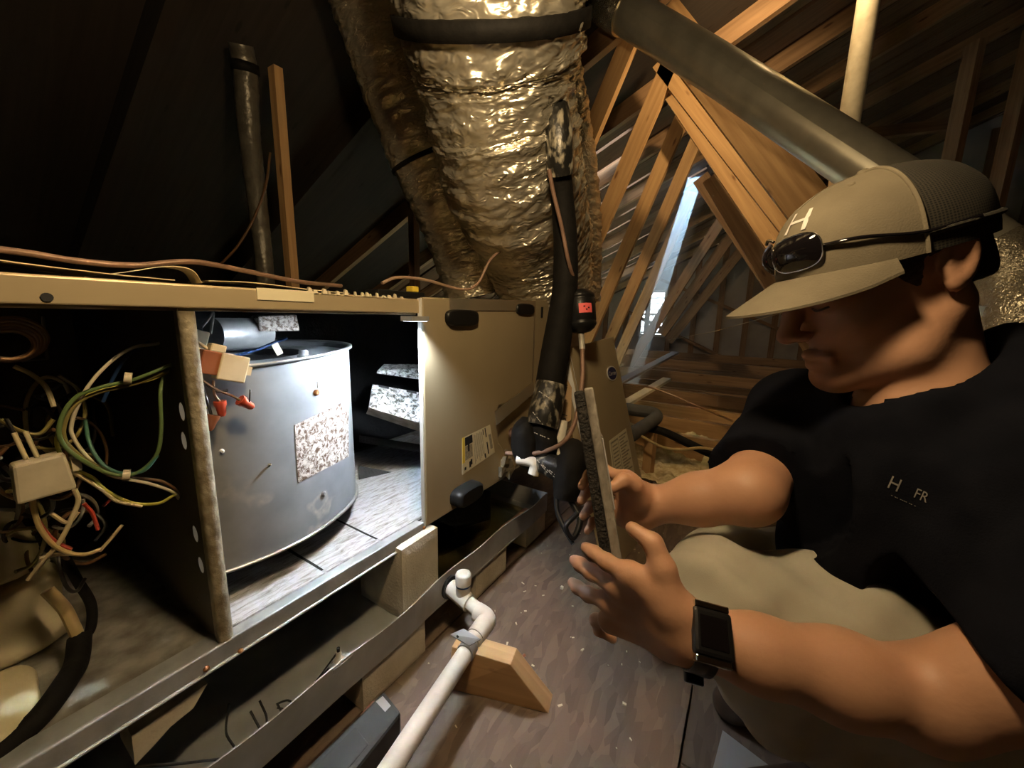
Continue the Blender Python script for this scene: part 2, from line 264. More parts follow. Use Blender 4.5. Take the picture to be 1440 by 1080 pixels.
# ------------------------------------------------------------------ object helpers
ORG = {}
def tag(o, label=None, cat=None, group=None, kind=None):
    if label: o['label'] = label
    if cat: o['category'] = cat
    if group: o['group'] = group
    if kind: o['kind'] = kind
    return o
def empty(name, loc, label=None, cat=None, group=None, kind=None):
    o = bpy.data.objects.new(name, None); COL.objects.link(o); o.location = Vector(loc); o.empty_display_size = .05
    ORG[o] = np.array(loc, float); return tag(o, label, cat, group, kind)
class MB:
    def __init__(s): s.v = []; s.f = []; s.m = []; s.uv = []; s.sm = []
    def add(s, vs, fs, mi=0, uvs=None, smooth=False):
        b0 = len(s.v); s.v += [tuple(map(float, x)) for x in vs]
        for i, f in enumerate(fs):
            s.f.append(tuple(b0+j for j in f)); s.m.append(mi); s.sm.append(smooth)
            s.uv.append([uvs[j] for j in f] if uvs is not None else [(0, 0)]*len(f))
        return s
    def box(s, lo, hi, mi=0):
        x0, y0, z0 = lo; x1, y1, z1 = hi
        return s.hexa([(x0, y0, z0), (x1, y0, z0), (x1, y1, z0), (x0, y1, z0), (x0, y0, z1), (x1, y0, z1), (x1, y1, z1), (x0, y1, z1)], mi)
    def hexa(s, p, mi=0):
        return s.add(p, [(3, 2, 1, 0), (4, 5, 6, 7), (0, 1, 5, 4), (1, 2, 6, 5), (2, 3, 7, 6), (3, 0, 4, 7)], mi)
    def slab(s, quad, n, t, mi=0):        # polygon thickened along n
        q = [np.array(x, float) for x in quad]; n = np.array(n, float); n /= np.linalg.norm(n); k = len(q)
        vs = q+[x+n*t for x in q]
        fs = [tuple(range(k))[::-1], tuple(range(k, 2*k))]+[(i, (i+1) % k, (i+1) % k+k, i+k) for i in range(k)]
        return s.add(vs, fs, mi)
    def beam(s, a, b, w, h, up=(0, 0, 1), mi=0):   # UV: u along the length in metres
        a = np.array(a, float); b = np.array(b, float); d = b-a; L = np.linalg.norm(d); d /= L
        sd = np.cross(d, np.array(up, float))
        if np.linalg.norm(sd) < 1e-5: sd = np.cross(d, [1, 0, 0])
        sd /= np.linalg.norm(sd); u = np.cross(sd, d)
        c = [(-w/2, -h/2), (w/2, -h/2), (w/2, h/2), (-w/2, h/2)]
        off = 0
        for i in range(4):
            j = (i+1) % 4; e = abs(c[j][0]-c[i][0])+abs(c[j][1]-c[i][1])
            q = [a+sd*c[i][0]+u*c[i][1], a+sd*c[j][0]+u*c[j][1], b+sd*c[j][0]+u*c[j][1], b+sd*c[i][0]+u*c[i][1]]
            s.add(q, [(0, 1, 2, 3)], mi, [(0, off), (0, off+e), (L, off+e), (L, off)]); off += e
        for p, fl in ((a, 1), (b, 0)):
            q = [p+sd*x+u*y for x, y in c]; s.add(q, [(3, 2, 1, 0) if fl == 0 else (0, 1, 2, 3)][::1], mi, [(x*.05, y) for x, y in c])
        return s
    def tube(s, path, r, seg=12, mi=0, caps=True, disp=None, smooth=True):
        P = [np.array(p, float) for p in path]; n = len(P)
        rr = r if hasattr(r, '__len__') else [r]*n
        T = [P[min(i+1, n-1)]-P[max(i-1, 0)] for i in range(n)]; T = [t/max(np.linalg.norm(t), 1e-9) for t in T]
        a = np.array([0, 0, 1.0]) if abs(T[0][2]) < .9 else np.array([1.0, 0, 0])
        x = np.cross(T[0], a); x /= np.linalg.norm(x)
        vs = []; uvs = []; L = 0
        for i in range(n):
            if i: L += np.linalg.norm(P[i]-P[i-1])
            x = x-T[i]*(x@T[i]); x /= np.linalg.norm(x); y = np.cross(T[i], x)
            for k in range(seg+1):
                an = 2*math.pi*k/seg; q = rr[i]
                if disp is not None: q = q*(1+disp(i, k % seg, L, an))
                vs.append(P[i]+x*math.cos(an)*q+y*math.sin(an)*q); uvs.append((k/seg, L))
        w = seg+1
        fs = [(i*w+k, i*w+k+1, (i+1)*w+k+1, (i+1)*w+k) for i in range(n-1) for k in range(seg)]
        s.add(vs, fs, mi, uvs, smooth)
        if caps:
            s.add([vs[k] for k in range(seg)], [tuple(range(seg))[::-1]], mi)
            s.add([vs[(n-1)*w+k] for k in range(seg)], [tuple(range(seg))], mi)
        return s
    def lathe(s, c, ax, prof, seg=24, mi=0):      # prof: (distance along ax, radius)
        ax = np.array(ax, float); ax /= np.linalg.norm(ax)
        return s.tube_prof(c, ax, prof, seg, mi)
    def tube_prof(s, c, ax, prof, seg, mi):
        c = np.array(c, float); a = np.array([0, 0, 1.0]) if abs(ax[2]) < .9 else np.array([1.0, 0, 0])
        x = np.cross(ax, a); x /= np.linalg.norm(x); y = np.cross(ax, x)
        vs = [c+ax*h+(x*math.cos(2*math.pi*k/seg)+y*math.sin(2*math.pi*k/seg))*r for h, r in prof for k in range(seg)]
        n = len(prof)
        fs = [(i*seg+k, i*seg+(k+1) % seg, (i+1)*seg+(k+1) % seg, (i+1)*seg+k) for i in range(n-1) for k in range(seg)]
        s.add(vs, fs, mi, None, True)
        s.add([vs[k] for k in range(seg)], [tuple(range(seg))[::-1]], mi); s.add([vs[(n-1)*seg+k] for k in range(seg)], [tuple(range(seg))], mi)
        return s
    def build(s, name, mats, parent=None, bevel=0, label=None, cat=None, group=None, kind=None, bottom=False):
        V = np.array(s.v); lo, hi = V.min(0), V.max(0); c = (lo+hi)/2
        if parent is None: c[2] = lo[2]
        me = bpy.data.meshes.new(name); me.from_pydata((V-c).tolist(), [], s.f)
        if not isinstance(mats, (list, tuple)): mats = [mats]
        for m in mats: me.materials.append(MT[m] if isinstance(m, str) else m)
        me.polygons.foreach_set('material_index', s.m); me.polygons.foreach_set('use_smooth', s.sm)
        ul = me.uv_layers.new(name='UVMap'); ul.data.foreach_set('uv', [x for f in s.uv for p in f for x in p])
        if len(s.v) < 6000 and not isinstance(kind, int):
            bm = bmesh.new(); bm.from_mesh(me); bmesh.ops.remove_doubles(bm, verts=bm.verts, dist=1e-7) if len(s.v) < 2500 and bevel == 0 and not any(s.sm) else None
            bmesh.ops.recalc_face_normals(bm, faces=bm.faces); bm.to_mesh(me); bm.free()
        me.update()
        o = bpy.data.objects.new(name, me); COL.objects.link(o)
        ORG[o] = c
        if parent is not None: o.parent = parent; o.location = Vector(c-ORG[parent])
        else: o.location = Vector(c)
        if bevel:
            bm = bmesh.new(); bm.from_mesh(me); bmesh.ops.remove_doubles(bm, verts=bm.verts, dist=1e-6); bmesh.ops.recalc_face_normals(bm, faces=bm.faces); bm.to_mesh(me); bm.free()
            md = o.modifiers.new('bevel', 'BEVEL'); md.width = bevel; md.segments = 2; md.limit_method = 'ANGLE'; md.angle_limit = .6
        return tag(o, label, cat, group, kind)
def spline(pts, n=8):
    P = [np.array(p, float) for p in pts]
    if len(P) < 3: return P
    P = [2*P[0]-P[1]]+P+[2*P[-1]-P[-2]]; out = []
    for i in range(1, len(P)-2):
        for k in range(n):
            t = k/n; a, b, c, d = P[i-1:i+3]
            out.append(.5*((2*b)+(-a+c)*t+(2*a-5*b+4*c-d)*t*t+(-a+3*b-3*c+d)*t**3))
    out.append(P[-2]); return out
def splr(pts, rs, n=8):
    q = spline([np.append(np.array(p, float), r) for p, r in zip(pts, rs)], n)
    return [x[:3] for x in q], [x[3] for x in q]
def lathe_mb(c, ax, prof, seg=24): return MB().lathe(c, ax, prof, seg)
_font = None
def text_mb(txt, size, o, xd, yd, depth=.0004, align='CENTER'):
    cu = bpy.data.curves.new('t', 'FONT'); cu.body = txt; cu.size = size; cu.align_x = align; cu.align_y = 'CENTER'; cu.extrude = 0; cu.resolution_u = 3
    ob = bpy.data.objects.new('t', cu); COL.objects.link(ob); dg = bpy.context.evaluated_depsgraph_get(); dg.update()
    me = bpy.data.meshes.new_from_object(ob.evaluated_get(dg)); o = np.array(o, float); xd = np.array(xd, float); yd = np.array(yd, float)
    xd /= np.linalg.norm(xd); yd = yd-xd*(yd@xd); yd /= np.linalg.norm(yd)
    mb = MB(); mb.add([o+xd*v.co.x+yd*v.co.y for v in me.vertices], [tuple(p.vertices) for p in me.polygons])
    bpy.data.objects.remove(ob); bpy.data.meshes.remove(me); bpy.data.curves.remove(cu)
    return mb
def noise3(p):
    from mathutils import noise
    return noise.noise(Vector(p))

# ================================================================== ATTIC SHELL
RZ, RS = 2.12, 0.45                         # roof underside: z = RZ - RS*Y, ridge at Y = -3
def roof_z(y): return RZ-RS*y
ceiling = empty('ceiling', (1.0, 0.0, 1.9), kind='structure', label='dark sloping roof deck of boards over timber trusses')
GAP0 = 2.55
def deck_piece(x0, x1, y0, y1, name='deck_board', z=0.0, m='deck'):
    mb = MB(); t = .02
    L = math.hypot(y1-y0, RS*(y1-y0))
    q = [(x0, y0, roof_z(y0)+z), (x1, y0, roof_z(y0)+z), (x1, y1, roof_z(y1)+z), (x0, y1, roof_z(y1)+z)]
    w = x1-x0
    mb.slab(q, (0, RS, 1), t)
    for i, f in enumerate(mb.uv): pass
    mb.uv = [[(v[1], v[0]) for v in [mb.v[j] for j in f]] for f in mb.f]
    return mb.build(name, m, ceiling)
# near part of the slope: wide boards without gaps
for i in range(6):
    deck_piece(-2.6+i*.86, -2.6+(i+1)*.86-.0005, -3.0, 4.6, m='deck_shaded')
# far part: narrow boards, slits between them partly open to the sky
xb = GAP0; bw = .27; openings = []
kb = 0
slits = {0: [(.25, .55), (.80, 1.0)], 1: [(.30, .72), (.95, 1.15)], 2: [(.42, .78), (.86, 1.05)], 3: [(.30, .52), (.60, .95)], 4: [(.55, .98), (1.02, 1.3)], 5: [(.40, .7), (.9, 1.25)],
         6: [(.66, 1.12), (1.2, 1.38)], 7: [(.3, .6), (.8, 1.28)], 8: [(.75, 1.1), (1.22, 1.5)], 9: [(.5, .8), (.95, 1.42)], 10: [(.9, 1.3)], 11: [(.7, 1.0), (1.1, 1.55)], 12: [(.9, 1.5)], 13: [(1.1, 1.6)], 14: [(.8, 1.2)], 15: [(1.0, 1.5)], 16: [(.9, 1.3)], 17: [(1.0, 1.6)]}
HX, HY = None, None
d_ = SUNP+SUND*0; tt = (RZ-RS*d_[1]-d_[2])/(SUND[2]+RS*SUND[1]); HOLE = d_+SUND*tt
while xb < 8.1:
    x0, x1 = xb, xb+bw-.036
    if x0-.03 < HOLE[0] < x1+.03:
        hw = .075
        deck_piece(x0, x1, -3.0, HOLE[1]-hw); deck_piece(x0, x1, HOLE[1]+hw, 4.6)
        c = HOLE[0]
        deck_piece(x0, c-.072, HOLE[1]-hw, HOLE[1]+hw, 'deck_patch'); deck_piece(c-.012, c+.02, HOLE[1]-hw, HOLE[1]+hw, 'deck_patch'); deck_piece(c+.075, x1, HOLE[1]-hw, HOLE[1]+hw, 'deck_patch') if c+.08 < x1 else None
    else:
        deck_piece(x0, x1, -3.0, 4.6)
    ys = -3.0
    for a, b_ in slits.get(kb, []):
        deck_piece(x1-.006, x1+.042, ys, a, 'batten', .021); ys = b_
    deck_piece(x1-.006, x1+.042, ys, 4.6, 'batten', .021)
    xb += bw; kb += 1
mb = MB(); z3 = roof_z(-3.0)
mb.slab([(-2.6, -3, z3), (8.2, -3, z3), (8.2, -10, z3-RS*7.6), (-2.6, -10, z3-RS*7.6)], (0, -RS, 1), .02); mb.build('far_slope_deck', 'deck', ceiling)
# walls
W1 = MB().box((-2.72, -10, -.3), (-2.6, 4.6, 3.7)).build('wall_back', 'deck', kind='structure')
W2 = MB().box((-2.6, -10.1, -.3), (8.2, -10, 3.7)).build('wall_right', 'deck', kind='structure')
W3 = MB().box((-2.6, 4.3, -.3), (8.2, 4.4, 1.2)).build('wall_left', 'deck', kind='structure')
# gable with louvred vent opening
GX = 8.0
ly0, ly1, lz0, lz1 = .93, 1.33, .47, 1.27
mb = MB()
for lo, hi in [((GX, -10, -.3), (GX+.05, ly0, 3.7)), ((GX, ly1, -.3), (GX+.05, 4.4, 2.2)), ((GX, ly0, -.3), (GX+.05, ly1, lz0)), ((GX, ly0, lz1), (GX+.05, ly1, 2.2))]: mb.box(lo, hi)
gable = mb.build('wall_far', 'drywall', kind='structure')
for yy in np.arange(-3.4, 2.4, .42):
    MB().beam((GX-.045, yy, 0), (GX-.045, yy, min(roof_z(yy), 3.3)), .04, .09, (0, 1, 0)).build('stud', 'wood_old', gable)
for a, b_ in [((-2.2, .1), (1.0, 1.5)), ((-.2, .1), (1.6, .9)), ((-3.4, .6), (-.8, 2.3))]:
    MB().beam((GX-.11, a[0], a[1]), (GX-.11, b_[0], b_[1]), .05, .11, (1, 0, 0)).build('brace', 'wood_old', gable)
vent = empty('window_1', (GX, 1.13, lz0), kind='structure', label='small louvred gable vent full of daylight')
for lo, hi in [((GX-.05, ly0-.05, lz0-.05), (GX, ly0, lz1+.05)), ((GX-.05, ly1, lz0-.05), (GX, ly1+.05, lz1+.05)), ((GX-.05, ly0, lz1), (GX, ly1, lz1+.05)), ((GX-.05, ly0, lz0-.05), (GX, ly1, lz0))]:
    MB().box(lo, hi).build('vent_frame', 'white_edge', vent)
for i in range(7):
    z = lz0+.04+i*.112
    MB().slab([(GX, ly0, z), (GX, ly1, z), (GX+.04, ly1, z-.035), (GX+.04, ly0, z-.035)], (0, 0, 1), .006).build('louvre_slat', 'white_edge', vent)
MB().box((GX-.01, ly0, .84), (GX+.0, ly1, .875)).build('cross_bar', 'white_edge', vent)

# floor: strand board sheets over joists, insulation beyond
floor = empty('floor', (.6, -.6, 0), kind='structure', label='strand board sheets laid over attic joists')
def sheet(x0, x1, y0, y1): MB().box((x0, y0, -.018), (x1, y1, 0)).build('floor_sheet', 'osb', floor)
sheet(-2.4, .632, -3.5, -.594); sheet(.636, 1.70, -3.5, -.594); sheet(-2.4, 1.70, -.590, -.055)
sheet(-2.4, 1.70, -.051, 1.15)
MB().box((-2.6, -10, -.32), (8.2, 4.4, -.30)).build('ceiling_board', 'card', floor)
for x in np.concatenate([np.arange(2.32, 8.0, .4)]):
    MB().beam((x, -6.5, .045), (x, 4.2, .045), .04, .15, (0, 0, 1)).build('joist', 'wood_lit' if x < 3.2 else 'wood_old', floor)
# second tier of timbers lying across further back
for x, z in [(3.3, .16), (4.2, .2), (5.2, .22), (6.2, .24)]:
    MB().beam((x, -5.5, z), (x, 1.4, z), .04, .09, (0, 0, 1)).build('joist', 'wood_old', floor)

# trusses: webs and top chords
def under_roof(A, B, m=.06):
    A, B = np.array(A, float), np.array(B, float); ga, gb = A[2]-roof_z(A[1])+m, B[2]-roof_z(B[1])+m
    if ga > 0 and gb < 0: A = A+(B-A)*(ga/(ga-gb))
    elif gb > 0 and ga < 0: B = B+(A-B)*(gb/(gb-ga))
    return A, B
def webs(X, a, b_, w=.09, t=.04, m='wood_lit', name='truss_web'):
    A, B = onX(*a, X), onX(*b_, X)
    if B[2] > .14 and X < 5: B = A+(B-A)*((A[2]-.12)/(A[2]-B[2]))
    A, B = under_roof(A, B)
    return MB().beam(A, B, t, w, np.cross(B-A, [1, 0, 0])).build(name, m, ceiling)
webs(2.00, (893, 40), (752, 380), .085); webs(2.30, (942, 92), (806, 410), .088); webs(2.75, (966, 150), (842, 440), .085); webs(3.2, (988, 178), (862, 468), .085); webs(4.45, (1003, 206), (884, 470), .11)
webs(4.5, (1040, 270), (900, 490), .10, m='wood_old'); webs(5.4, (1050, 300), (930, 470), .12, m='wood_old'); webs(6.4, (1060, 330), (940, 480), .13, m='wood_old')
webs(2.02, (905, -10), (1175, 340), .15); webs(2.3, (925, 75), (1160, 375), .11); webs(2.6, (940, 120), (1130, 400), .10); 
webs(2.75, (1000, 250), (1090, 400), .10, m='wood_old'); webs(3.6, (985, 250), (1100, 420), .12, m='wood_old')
for X in (1.9, 2.5, 3.1, 3.7, 4.6, 5.5, 6.4, 7.3):
    MB().beam((X, -2.9, roof_z(-2.9)-.055), (X, 3.9, roof_z(3.9)-.055), .04, .10, (0, 0, 1)).build('rafter', 'wood_old', ceiling)
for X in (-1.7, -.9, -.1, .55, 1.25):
    MB().beam((X, -2.9, roof_z(-2.9)-.055), (X, 3.9, roof_z(3.9)-.055), .04, .10, (0, 0, 1)).build('rafter', 'deck_shaded', ceiling)
# upright posts on the right, lower brace beams behind
for (u, v), (u2, v2), D, w, m in [((1388, -20), (1338, 300), 2.6, .10, 'wood_old'), ((1455, 40), (1385, 330), 2.5, .09, 'wood_old')]:
    A = onD(u, v, D); B = A.copy(); B[2] = 0
    MB().beam((A[0], A[1], 2.7), B, .05, w, tuple(np.cross([0, 0, 1], RT))).build('post', m, ceiling)
for (u, v, D), (u2, v2, D2), w in [((1210, -22, 2.2), (985, 118, 2.25), .11), ((1265, -20, 2.7), (1040, 150, 2.7), .10), ((1110, -40, 2.0), (955, 70, 2.1), .10), ((1210, 190, 3.2), (1340, 175, 3.2), .09)]:
    A, B = under_roof(onD(u, v, D), onD(u2, v2, D2))
    MB().beam(A, B, .04, w, UP).build('brace', 'wood_old', ceiling)
# posts behind the unit on the left
A = onD(388, 105, 1.42); 
MB().beam((.842, .90, .02), (.832, .90, 1.60), .030, .040, (0, 1, 0)).build('trim_1', 'wood_lit', kind='structure')
_p = onY(582, 330, 1.0)
MB().beam((_p[0], 1.0, .02), (_p[0], 1.0, 1.55), .04, .04, (0, 1, 0)).build('trim_2', 'deck', kind='structure')

# loose insulation between the joists
def heap(x0, x1, y0, y1, step, zf, name):
    nx, ny = int((x1-x0)/step)+1, int((y1-y0)/step)+1; mb = MB(); vs = []
    for i in range(nx):
        for j in range(ny):
            x, y = x0+i*step, y0+j*step
            vs.append((x, y, zf(x, y)+.035*noise3((x*9, y*9, 1))+.022*noise3((x*24, y*24, 3))+.014*noise3((x*60, y*60, 5))))
    fs = [(i*ny+j, (i+1)*ny+j, (i+1)*ny+j+1, i*ny+j+1) for i in range(nx-1) for j in range(ny-1)]
    mb.add(vs, fs, 0, None, True); return mb
heap(1.68, 2.62, -1.5, 1.4, .014, lambda x, y: .03+.03*math.sin(x*5), 'x').build('loose_insulation', 'loose', label='clumpy yellow loose insulation between joists beyond the board floor', cat='insulation', kind='stuff')
heap(2.66, 7.9, -4.0, 4.2, .06, lambda x, y: -.04, 'x').build('loose_insulation', 'loose', label='dim loose insulation between the far floor joists', cat='insulation', kind='stuff')

# dust haze where the sunbeam crosses the far trusses
mb = MB(); side = np.cross(SUND, [0, 0, 1]); side /= np.linalg.norm(side); dp = np.cross(side, SUND)
a, b_ = HOLE+SUND*.03, HOLE+SUND*2.1
mb.hexa([b_-side*.105-dp*.105, b_+side*.105-dp*.105, b_+side*.105+dp*.105, b_-side*.105+dp*.105, a-side*.105-dp*.105, a+side*.105-dp*.105, a+side*.105+dp*.105, a-side*.105+dp*.105])
mb.build('dust_haze', 'haze', label='pale blue dusty haze lit by the sunbeam from the roof', cat='haze', kind='stuff')

# ================================================================== AIR HANDLER
XL, XO, XR, ZB, ZT, YB = -.62, .607, 1.205, .27, .80, .56
AH = empty('air_handler', (.3, .28, ZB), 'long beige horizontal air handler lying open on foam blocks', 'air handler')
MB().box((XL, 0, ZB), (XR, YB, ZB+.008)).build('bottom_sheet', 'galv_dirty', AH)
MB().box((XL, 0.0, ZT-.008), (XR, YB, ZT)).build('top_sheet', 'beige', AH)
MB().box((XL, YB-.006, ZB+.008), (XR, YB, ZT-.008)).build('back_sheet', 'galv_dark', AH)
MB().box((.215, YB-.03, ZB+.02), (XR-.01, YB-.007, ZT-.01)).build('back_liner', 'liner', AH)
MB().box((.215, .012, ZT-.03), (XO, YB-.03, ZT-.009)).build('top_liner', 'liner', AH)
MB().box((XR-.006, 0.0, ZB+.008), (XR, YB-.006, ZT-.008)).build('end_sheet', 'beige', AH)
# front rails
mb = MB().box((XL, -.006, ZT-.03), (XO, .006, ZT-.001)); mb.box((XL, .006, ZT-.034), (XO, .03, ZT-.03))
rail = mb.build('top_rail', 'beige', AH, bevel=.004)
c = onY(66, 418, -.0065); lathe_mb(c, (0, -1, 0), [(0, .0045), (.0008, .0045)], 14).build('screw_hole', 'black_print', rail)
mb = MB()
for i in range(16):
    x = .36+i*.0125+RNG.normal()*.004; hh = .002+.006*RNG.random(); ww = .004+.006*RNG.random()
    mb.slab([(x, -.004, ZT-.002), (x+ww, -.004, ZT-.002), (x+ww*.8, -.003, ZT+hh*.8), (x+ww*.3, -.003, ZT+hh)], (0, -1, 0), .004)
mb.build('torn_tape', 'paper', rail)
MB().box((.285, -.0075, ZT-.016), (.37, -.006, ZT+.001)).build('yellowed_tape', 'label', rail)
mb = MB().box((XL, -.010, ZB-.014), (XO-.004, -.004, ZB+.016)); mb.box((XL, -.004, ZB+.008), (XO-.004, .028, ZB+.014))
mb.box((XL, -.014, ZB-.016), (XO-.004, -.004, ZB-.012))
lower = mb.build('bottom_rail', 'galv', AH, bevel=.002)
for u, v in [(338, 915), (290, 940), (596, 742)]:
    p = onY(u, v, -.0105); lathe_mb(p, (0, -1, 0), [(0, .004), (.003, .0035), (.004, .001)], 10).build('screw', 'rust', lower)
# divider with slotted flange
DX = .195
def polyhole(outer, holes, axis_pt, t):
    bm = bmesh.new(); es = []
    for loop in [outer]+holes:
        vs = [bm.verts.new((DX, y, z)) for y, z in loop]
        es += [bm.edges.new((vs[i], vs[(i+1) % len(vs)])) for i in range(len(vs))]
    bmesh.ops.triangle_fill(bm, edges=es, use_beauty=True)
    V = [tuple(v.co) for v in bm.verts]; bm.verts.index_update(); F = [tuple(v.index for v in f.verts) for f in bm.faces]; bm.free(); return V, F
def ell(y, z, ry, rz, n=14): return [(y+ry*math.cos(2*math.pi*i/n), z+rz*math.sin(2*math.pi*i/n)) for i in range(n)]
hl = []
for u, v in [(255, 579), (258, 620), (274, 751), (282, 795)]:
    p = onX(u, v, DX); hl.append(ell(p[1], p[2], .011, .0135))
for u, v in [(278, 843)]:
    p = onX(u, v, DX); hl.append(ell(p[1], p[2], .006, .004))
V, F_ = polyhole([(.005, ZB+.008), (YB-.007, ZB+.008), (YB-.007, ZT-.009), (.005, ZT-.009)], hl, None, .001)
mb = MB(); mb.add(V, F_); mb.add([(x+.0012, y, z) for x, y, z in V], [f[::-1] for f in F_])
div = mb.build('divider_panel', 'galv_dark', AH)
mb = MB(); ys = spline([(DX-.002, .012, 0), (DX-.003, -.004, 0), (DX+.004, -.009, 0), (DX+.013, -.007, 0), (DX+.017, .002, 0), (DX+.016, .014, 0)], 5)
n = len(ys)
vs = [(p[0], p[1], ZB+.012) for p in ys]+[(p[0], p[1], ZT-.034) for p in ys]
mb.add(vs, [(i, i+1, n+i+1, n+i) for i in range(n-1)], 0, None, True); mb.add([vs[i] for i in range(n)], [tuple(range(n))]); mb.add([vs[n+i] for i in range(n)], [tuple(range(n))])
mb.build('flange', 'post', div)
p = onX(284, 888, DX-.001); lathe_mb(p, (-1, 0, 0), [(0, .006), (.006, .005), (.008, .002)], 10).build('foam_dab', 'batt', div)

# floor of the blower bay in three foil-faced pieces, gaps between
for x0, x1 in [(.213, .368), (.373, .493), (.498, XO+.45)]:
    mb = MB(); n1, n2 = 14, 26
    vs = [(x0+(x1-x0)*i/n1, .014+(YB-.06)*j/n2, ZB+.016+.0022*noise3((i*.9+x0*99, j*.25, 2))) for i in range(n1+1) for j in range(n2+1)]
    mb.add(vs, [(i*(n2+1)+j, (i+1)*(n2+1)+j, (i+1)*(n2+1)+j+1, i*(n2+1)+j+1) for i in range(n1) for j in range(n2)], 0, None, True)
    mb.slab([(x0, .014, ZB+.008), (x1, .014, ZB+.008), (x1, .014, ZB+.017), (x0, .014, ZB+.017)], (0, 1, 0), .003)
    mb.build('floor_liner', 'foil_floor', AH)
MB().box((.215, .012, ZB+.009), (XO+.4, YB-.04, ZB+.0115)).build('floor_backing', 'liner', AH)

# blower housing: spiral wrapper, upper and lower plates
BZ0, BZ1 = .345, .676
wr = spline([(.205, .085), (.26, .068), (.32, .060), (.385, .066), (.45, .088), (.51, .122), (.552, .170), (.575, .235), (.575, .31), (.55, .38), (.50, .435), (.43, .47), (.34, .48), (.25, .47)], 6)
BH = MB()
n = len(wr)
def wrap(z0, z1, off=0):
    vs = []
    cxy = np.array([.40, .29])
    for p in wr:
        p = np.array(p[:2]); dd = (p-cxy)/np.linalg.norm(p-cxy); q = p+dd*off
        vs.append((q[0], q[1]))
    return vs
o1 = wrap(0, 0); o2 = wrap(0, 0, -.0015)
def ztop(p): return BZ1+.018*max(0, (p[0]-.2)/.37)
vs = [(x, y, BZ0) for x, y in o1]+[(x, y, ztop((x, y))) for x, y in o1]
BH.add(vs, [(i, i+1, n+i+1, n+i) for i in range(n-1)], 0, None, True)
vs = [(x, y, BZ0) for x, y in o2]+[(x, y, ztop((x, y))) for x, y in o2]
BH.add(vs, [(i+1, i, n+i, n+i+1) for i in range(n-1)], 0, None, True)
blow = BH.build('blower_housing', 'blower', AH)
def rimstrip(zf, name, h, outw):
    e = wrap(0, 0, outw); e0 = wrap(0, 0, -.002); mb = MB()
    vs = []
    for a, b_ in zip(e, e0):
        z = zf(b_); vs += [(a[0], a[1], z), (a[0], a[1], z+h), (b_[0], b_[1], z+h), (b_[0], b_[1], z)]
    fs = []
    for i in range(n-1):
        for k in range(4): fs.append((i*4+k, (i+1)*4+k, (i+1)*4+(k+1) % 4, i*4+(k+1) % 4))
    mb.add(vs, fs, 0, None, True); return mb.build(name, 'steel', blow)
rimstrip(lambda p: BZ0-.003, 'lower_lip', .0045, .006); rimstrip(lambda p: ztop(p)-.002, 'upper_lip', .005, .007)
# top plate with the round inlet
inl = [(.40+.105*math.cos(a), .30+.105*math.sin(a)) for a in np.linspace(0, 2*math.pi, 40, endpoint=False)]
outer = [tuple(p) for p in wrap(0, 0, -.002)]
def plate(zf, name):
    bm = bmesh.new(); es = []
    for loop in [outer, inl]:
        vv = [bm.verts.new((x, y, 0)) for x, y in loop]; es += [bm.edges.new((vv[i], vv[(i+1) % len(vv)])) for i in range(len(vv))]
    bmesh.ops.triangle_fill(bm, edges=es, use_beauty=True); bm.verts.index_update()
    mb = MB(); V = [(v.co.x, v.co.y, zf(v.co)) for v in bm.verts]; F2 = [tuple(v.index for v in f.verts) for f in bm.faces]; bm.free()
    mb.add(V, F2); return mb.build(name, 'blower', blow)
plate(lambda p: ztop(p)-.012, 'top_plate'); plate(lambda p: BZ0+.003, 'bottom_plate')
lathe_mb((.40, .30, BZ0+.02), (0, 0, 1), [(0, .085), (.30, .085)], 30).build('fan_wheel', 'liner', blow)
lathe_mb((.435, .15, ztop((.435, 0))-.012), (0, 0, 1), [(0, .012), (.006, .012), (.006, .009), (.014, .009), (.017, .006)], 14).build('bolt', 'galv', blow)
# mottled sticker on the wrapper
def on_wrap(u, v):
    best = None; d = ray(u, v)
    for i in range(n-1):
        a, b_ = np.array(o1[i]), np.array(o1[i+1]); e = b_-a; A = np.array([[d[0], -e[0]], [d[1], -e[1]]])
        if abs(np.linalg.det(A)) < 1e-9: continue
        t, s_ = np.linalg.solve(A, a-CAM[:2])
        if 0 <= s_ <= 1 and t > 0 and (best is None or t < best[0]): best = (t, CAM+d*t, np.array([e[1], -e[0], 0])/np.linalg.norm(e))
    return best[1], best[2]
TL_, TR_, BL_, BR_ = (414, 598), (489, 562), (419, 679), (490, 642)
mb = MB(); ns = 10; pts = []
for j in range(2):
    for i in range(ns+1):
        t = i/ns; u = (TL_[0]*(1-t)+TR_[0]*t)*(1-j)+(BL_[0]*(1-t)+BR_[0]*t)*j; v = (TL_[1]*(1-t)+TR_[1]*t)*(1-j)+(BL_[1]*(1-t)+BR_[1]*t)*j
        p, nn = on_wrap(u, v); pts.append((p, nn))
vs = [p+nn*.0012 for p, nn in pts]; vb = [p+nn*.0001 for p, nn in pts]; k = ns+1
mb.add(vs, [(i, i+1, k+i+1, k+i) for i in range(ns)]); 
ring_ = list(range(k))+list(range(2*k-1, k-1, -1))
mb.add(vs+vb, [(ring_[i], ring_[(i+1) % len(ring_)], ring_[(i+1) % len(ring_)]+2*k, ring_[i]+2*k) for i in range(len(ring_))])
mb.build('sticker', 'sticker', blow)
for u, v, r, m in [(444, 552, .006, 'rust'), (454, 694, .005, 'galv'), (312, 634, .0035, 'white_print'), (379, 653, .0022, 'white_print')]:
    p, nn = on_wrap(u, v); lathe_mb(p, nn, [(0, r), (.003, r), (.005, r*.5)], 10).build('rivet', m, blow)
p, nn = on_wrap(447, 541); MB().box(p-np.array([.002, .002, .006]), p+np.array([.002, .001, .006])).build('slot_tab', 'white_print', blow)

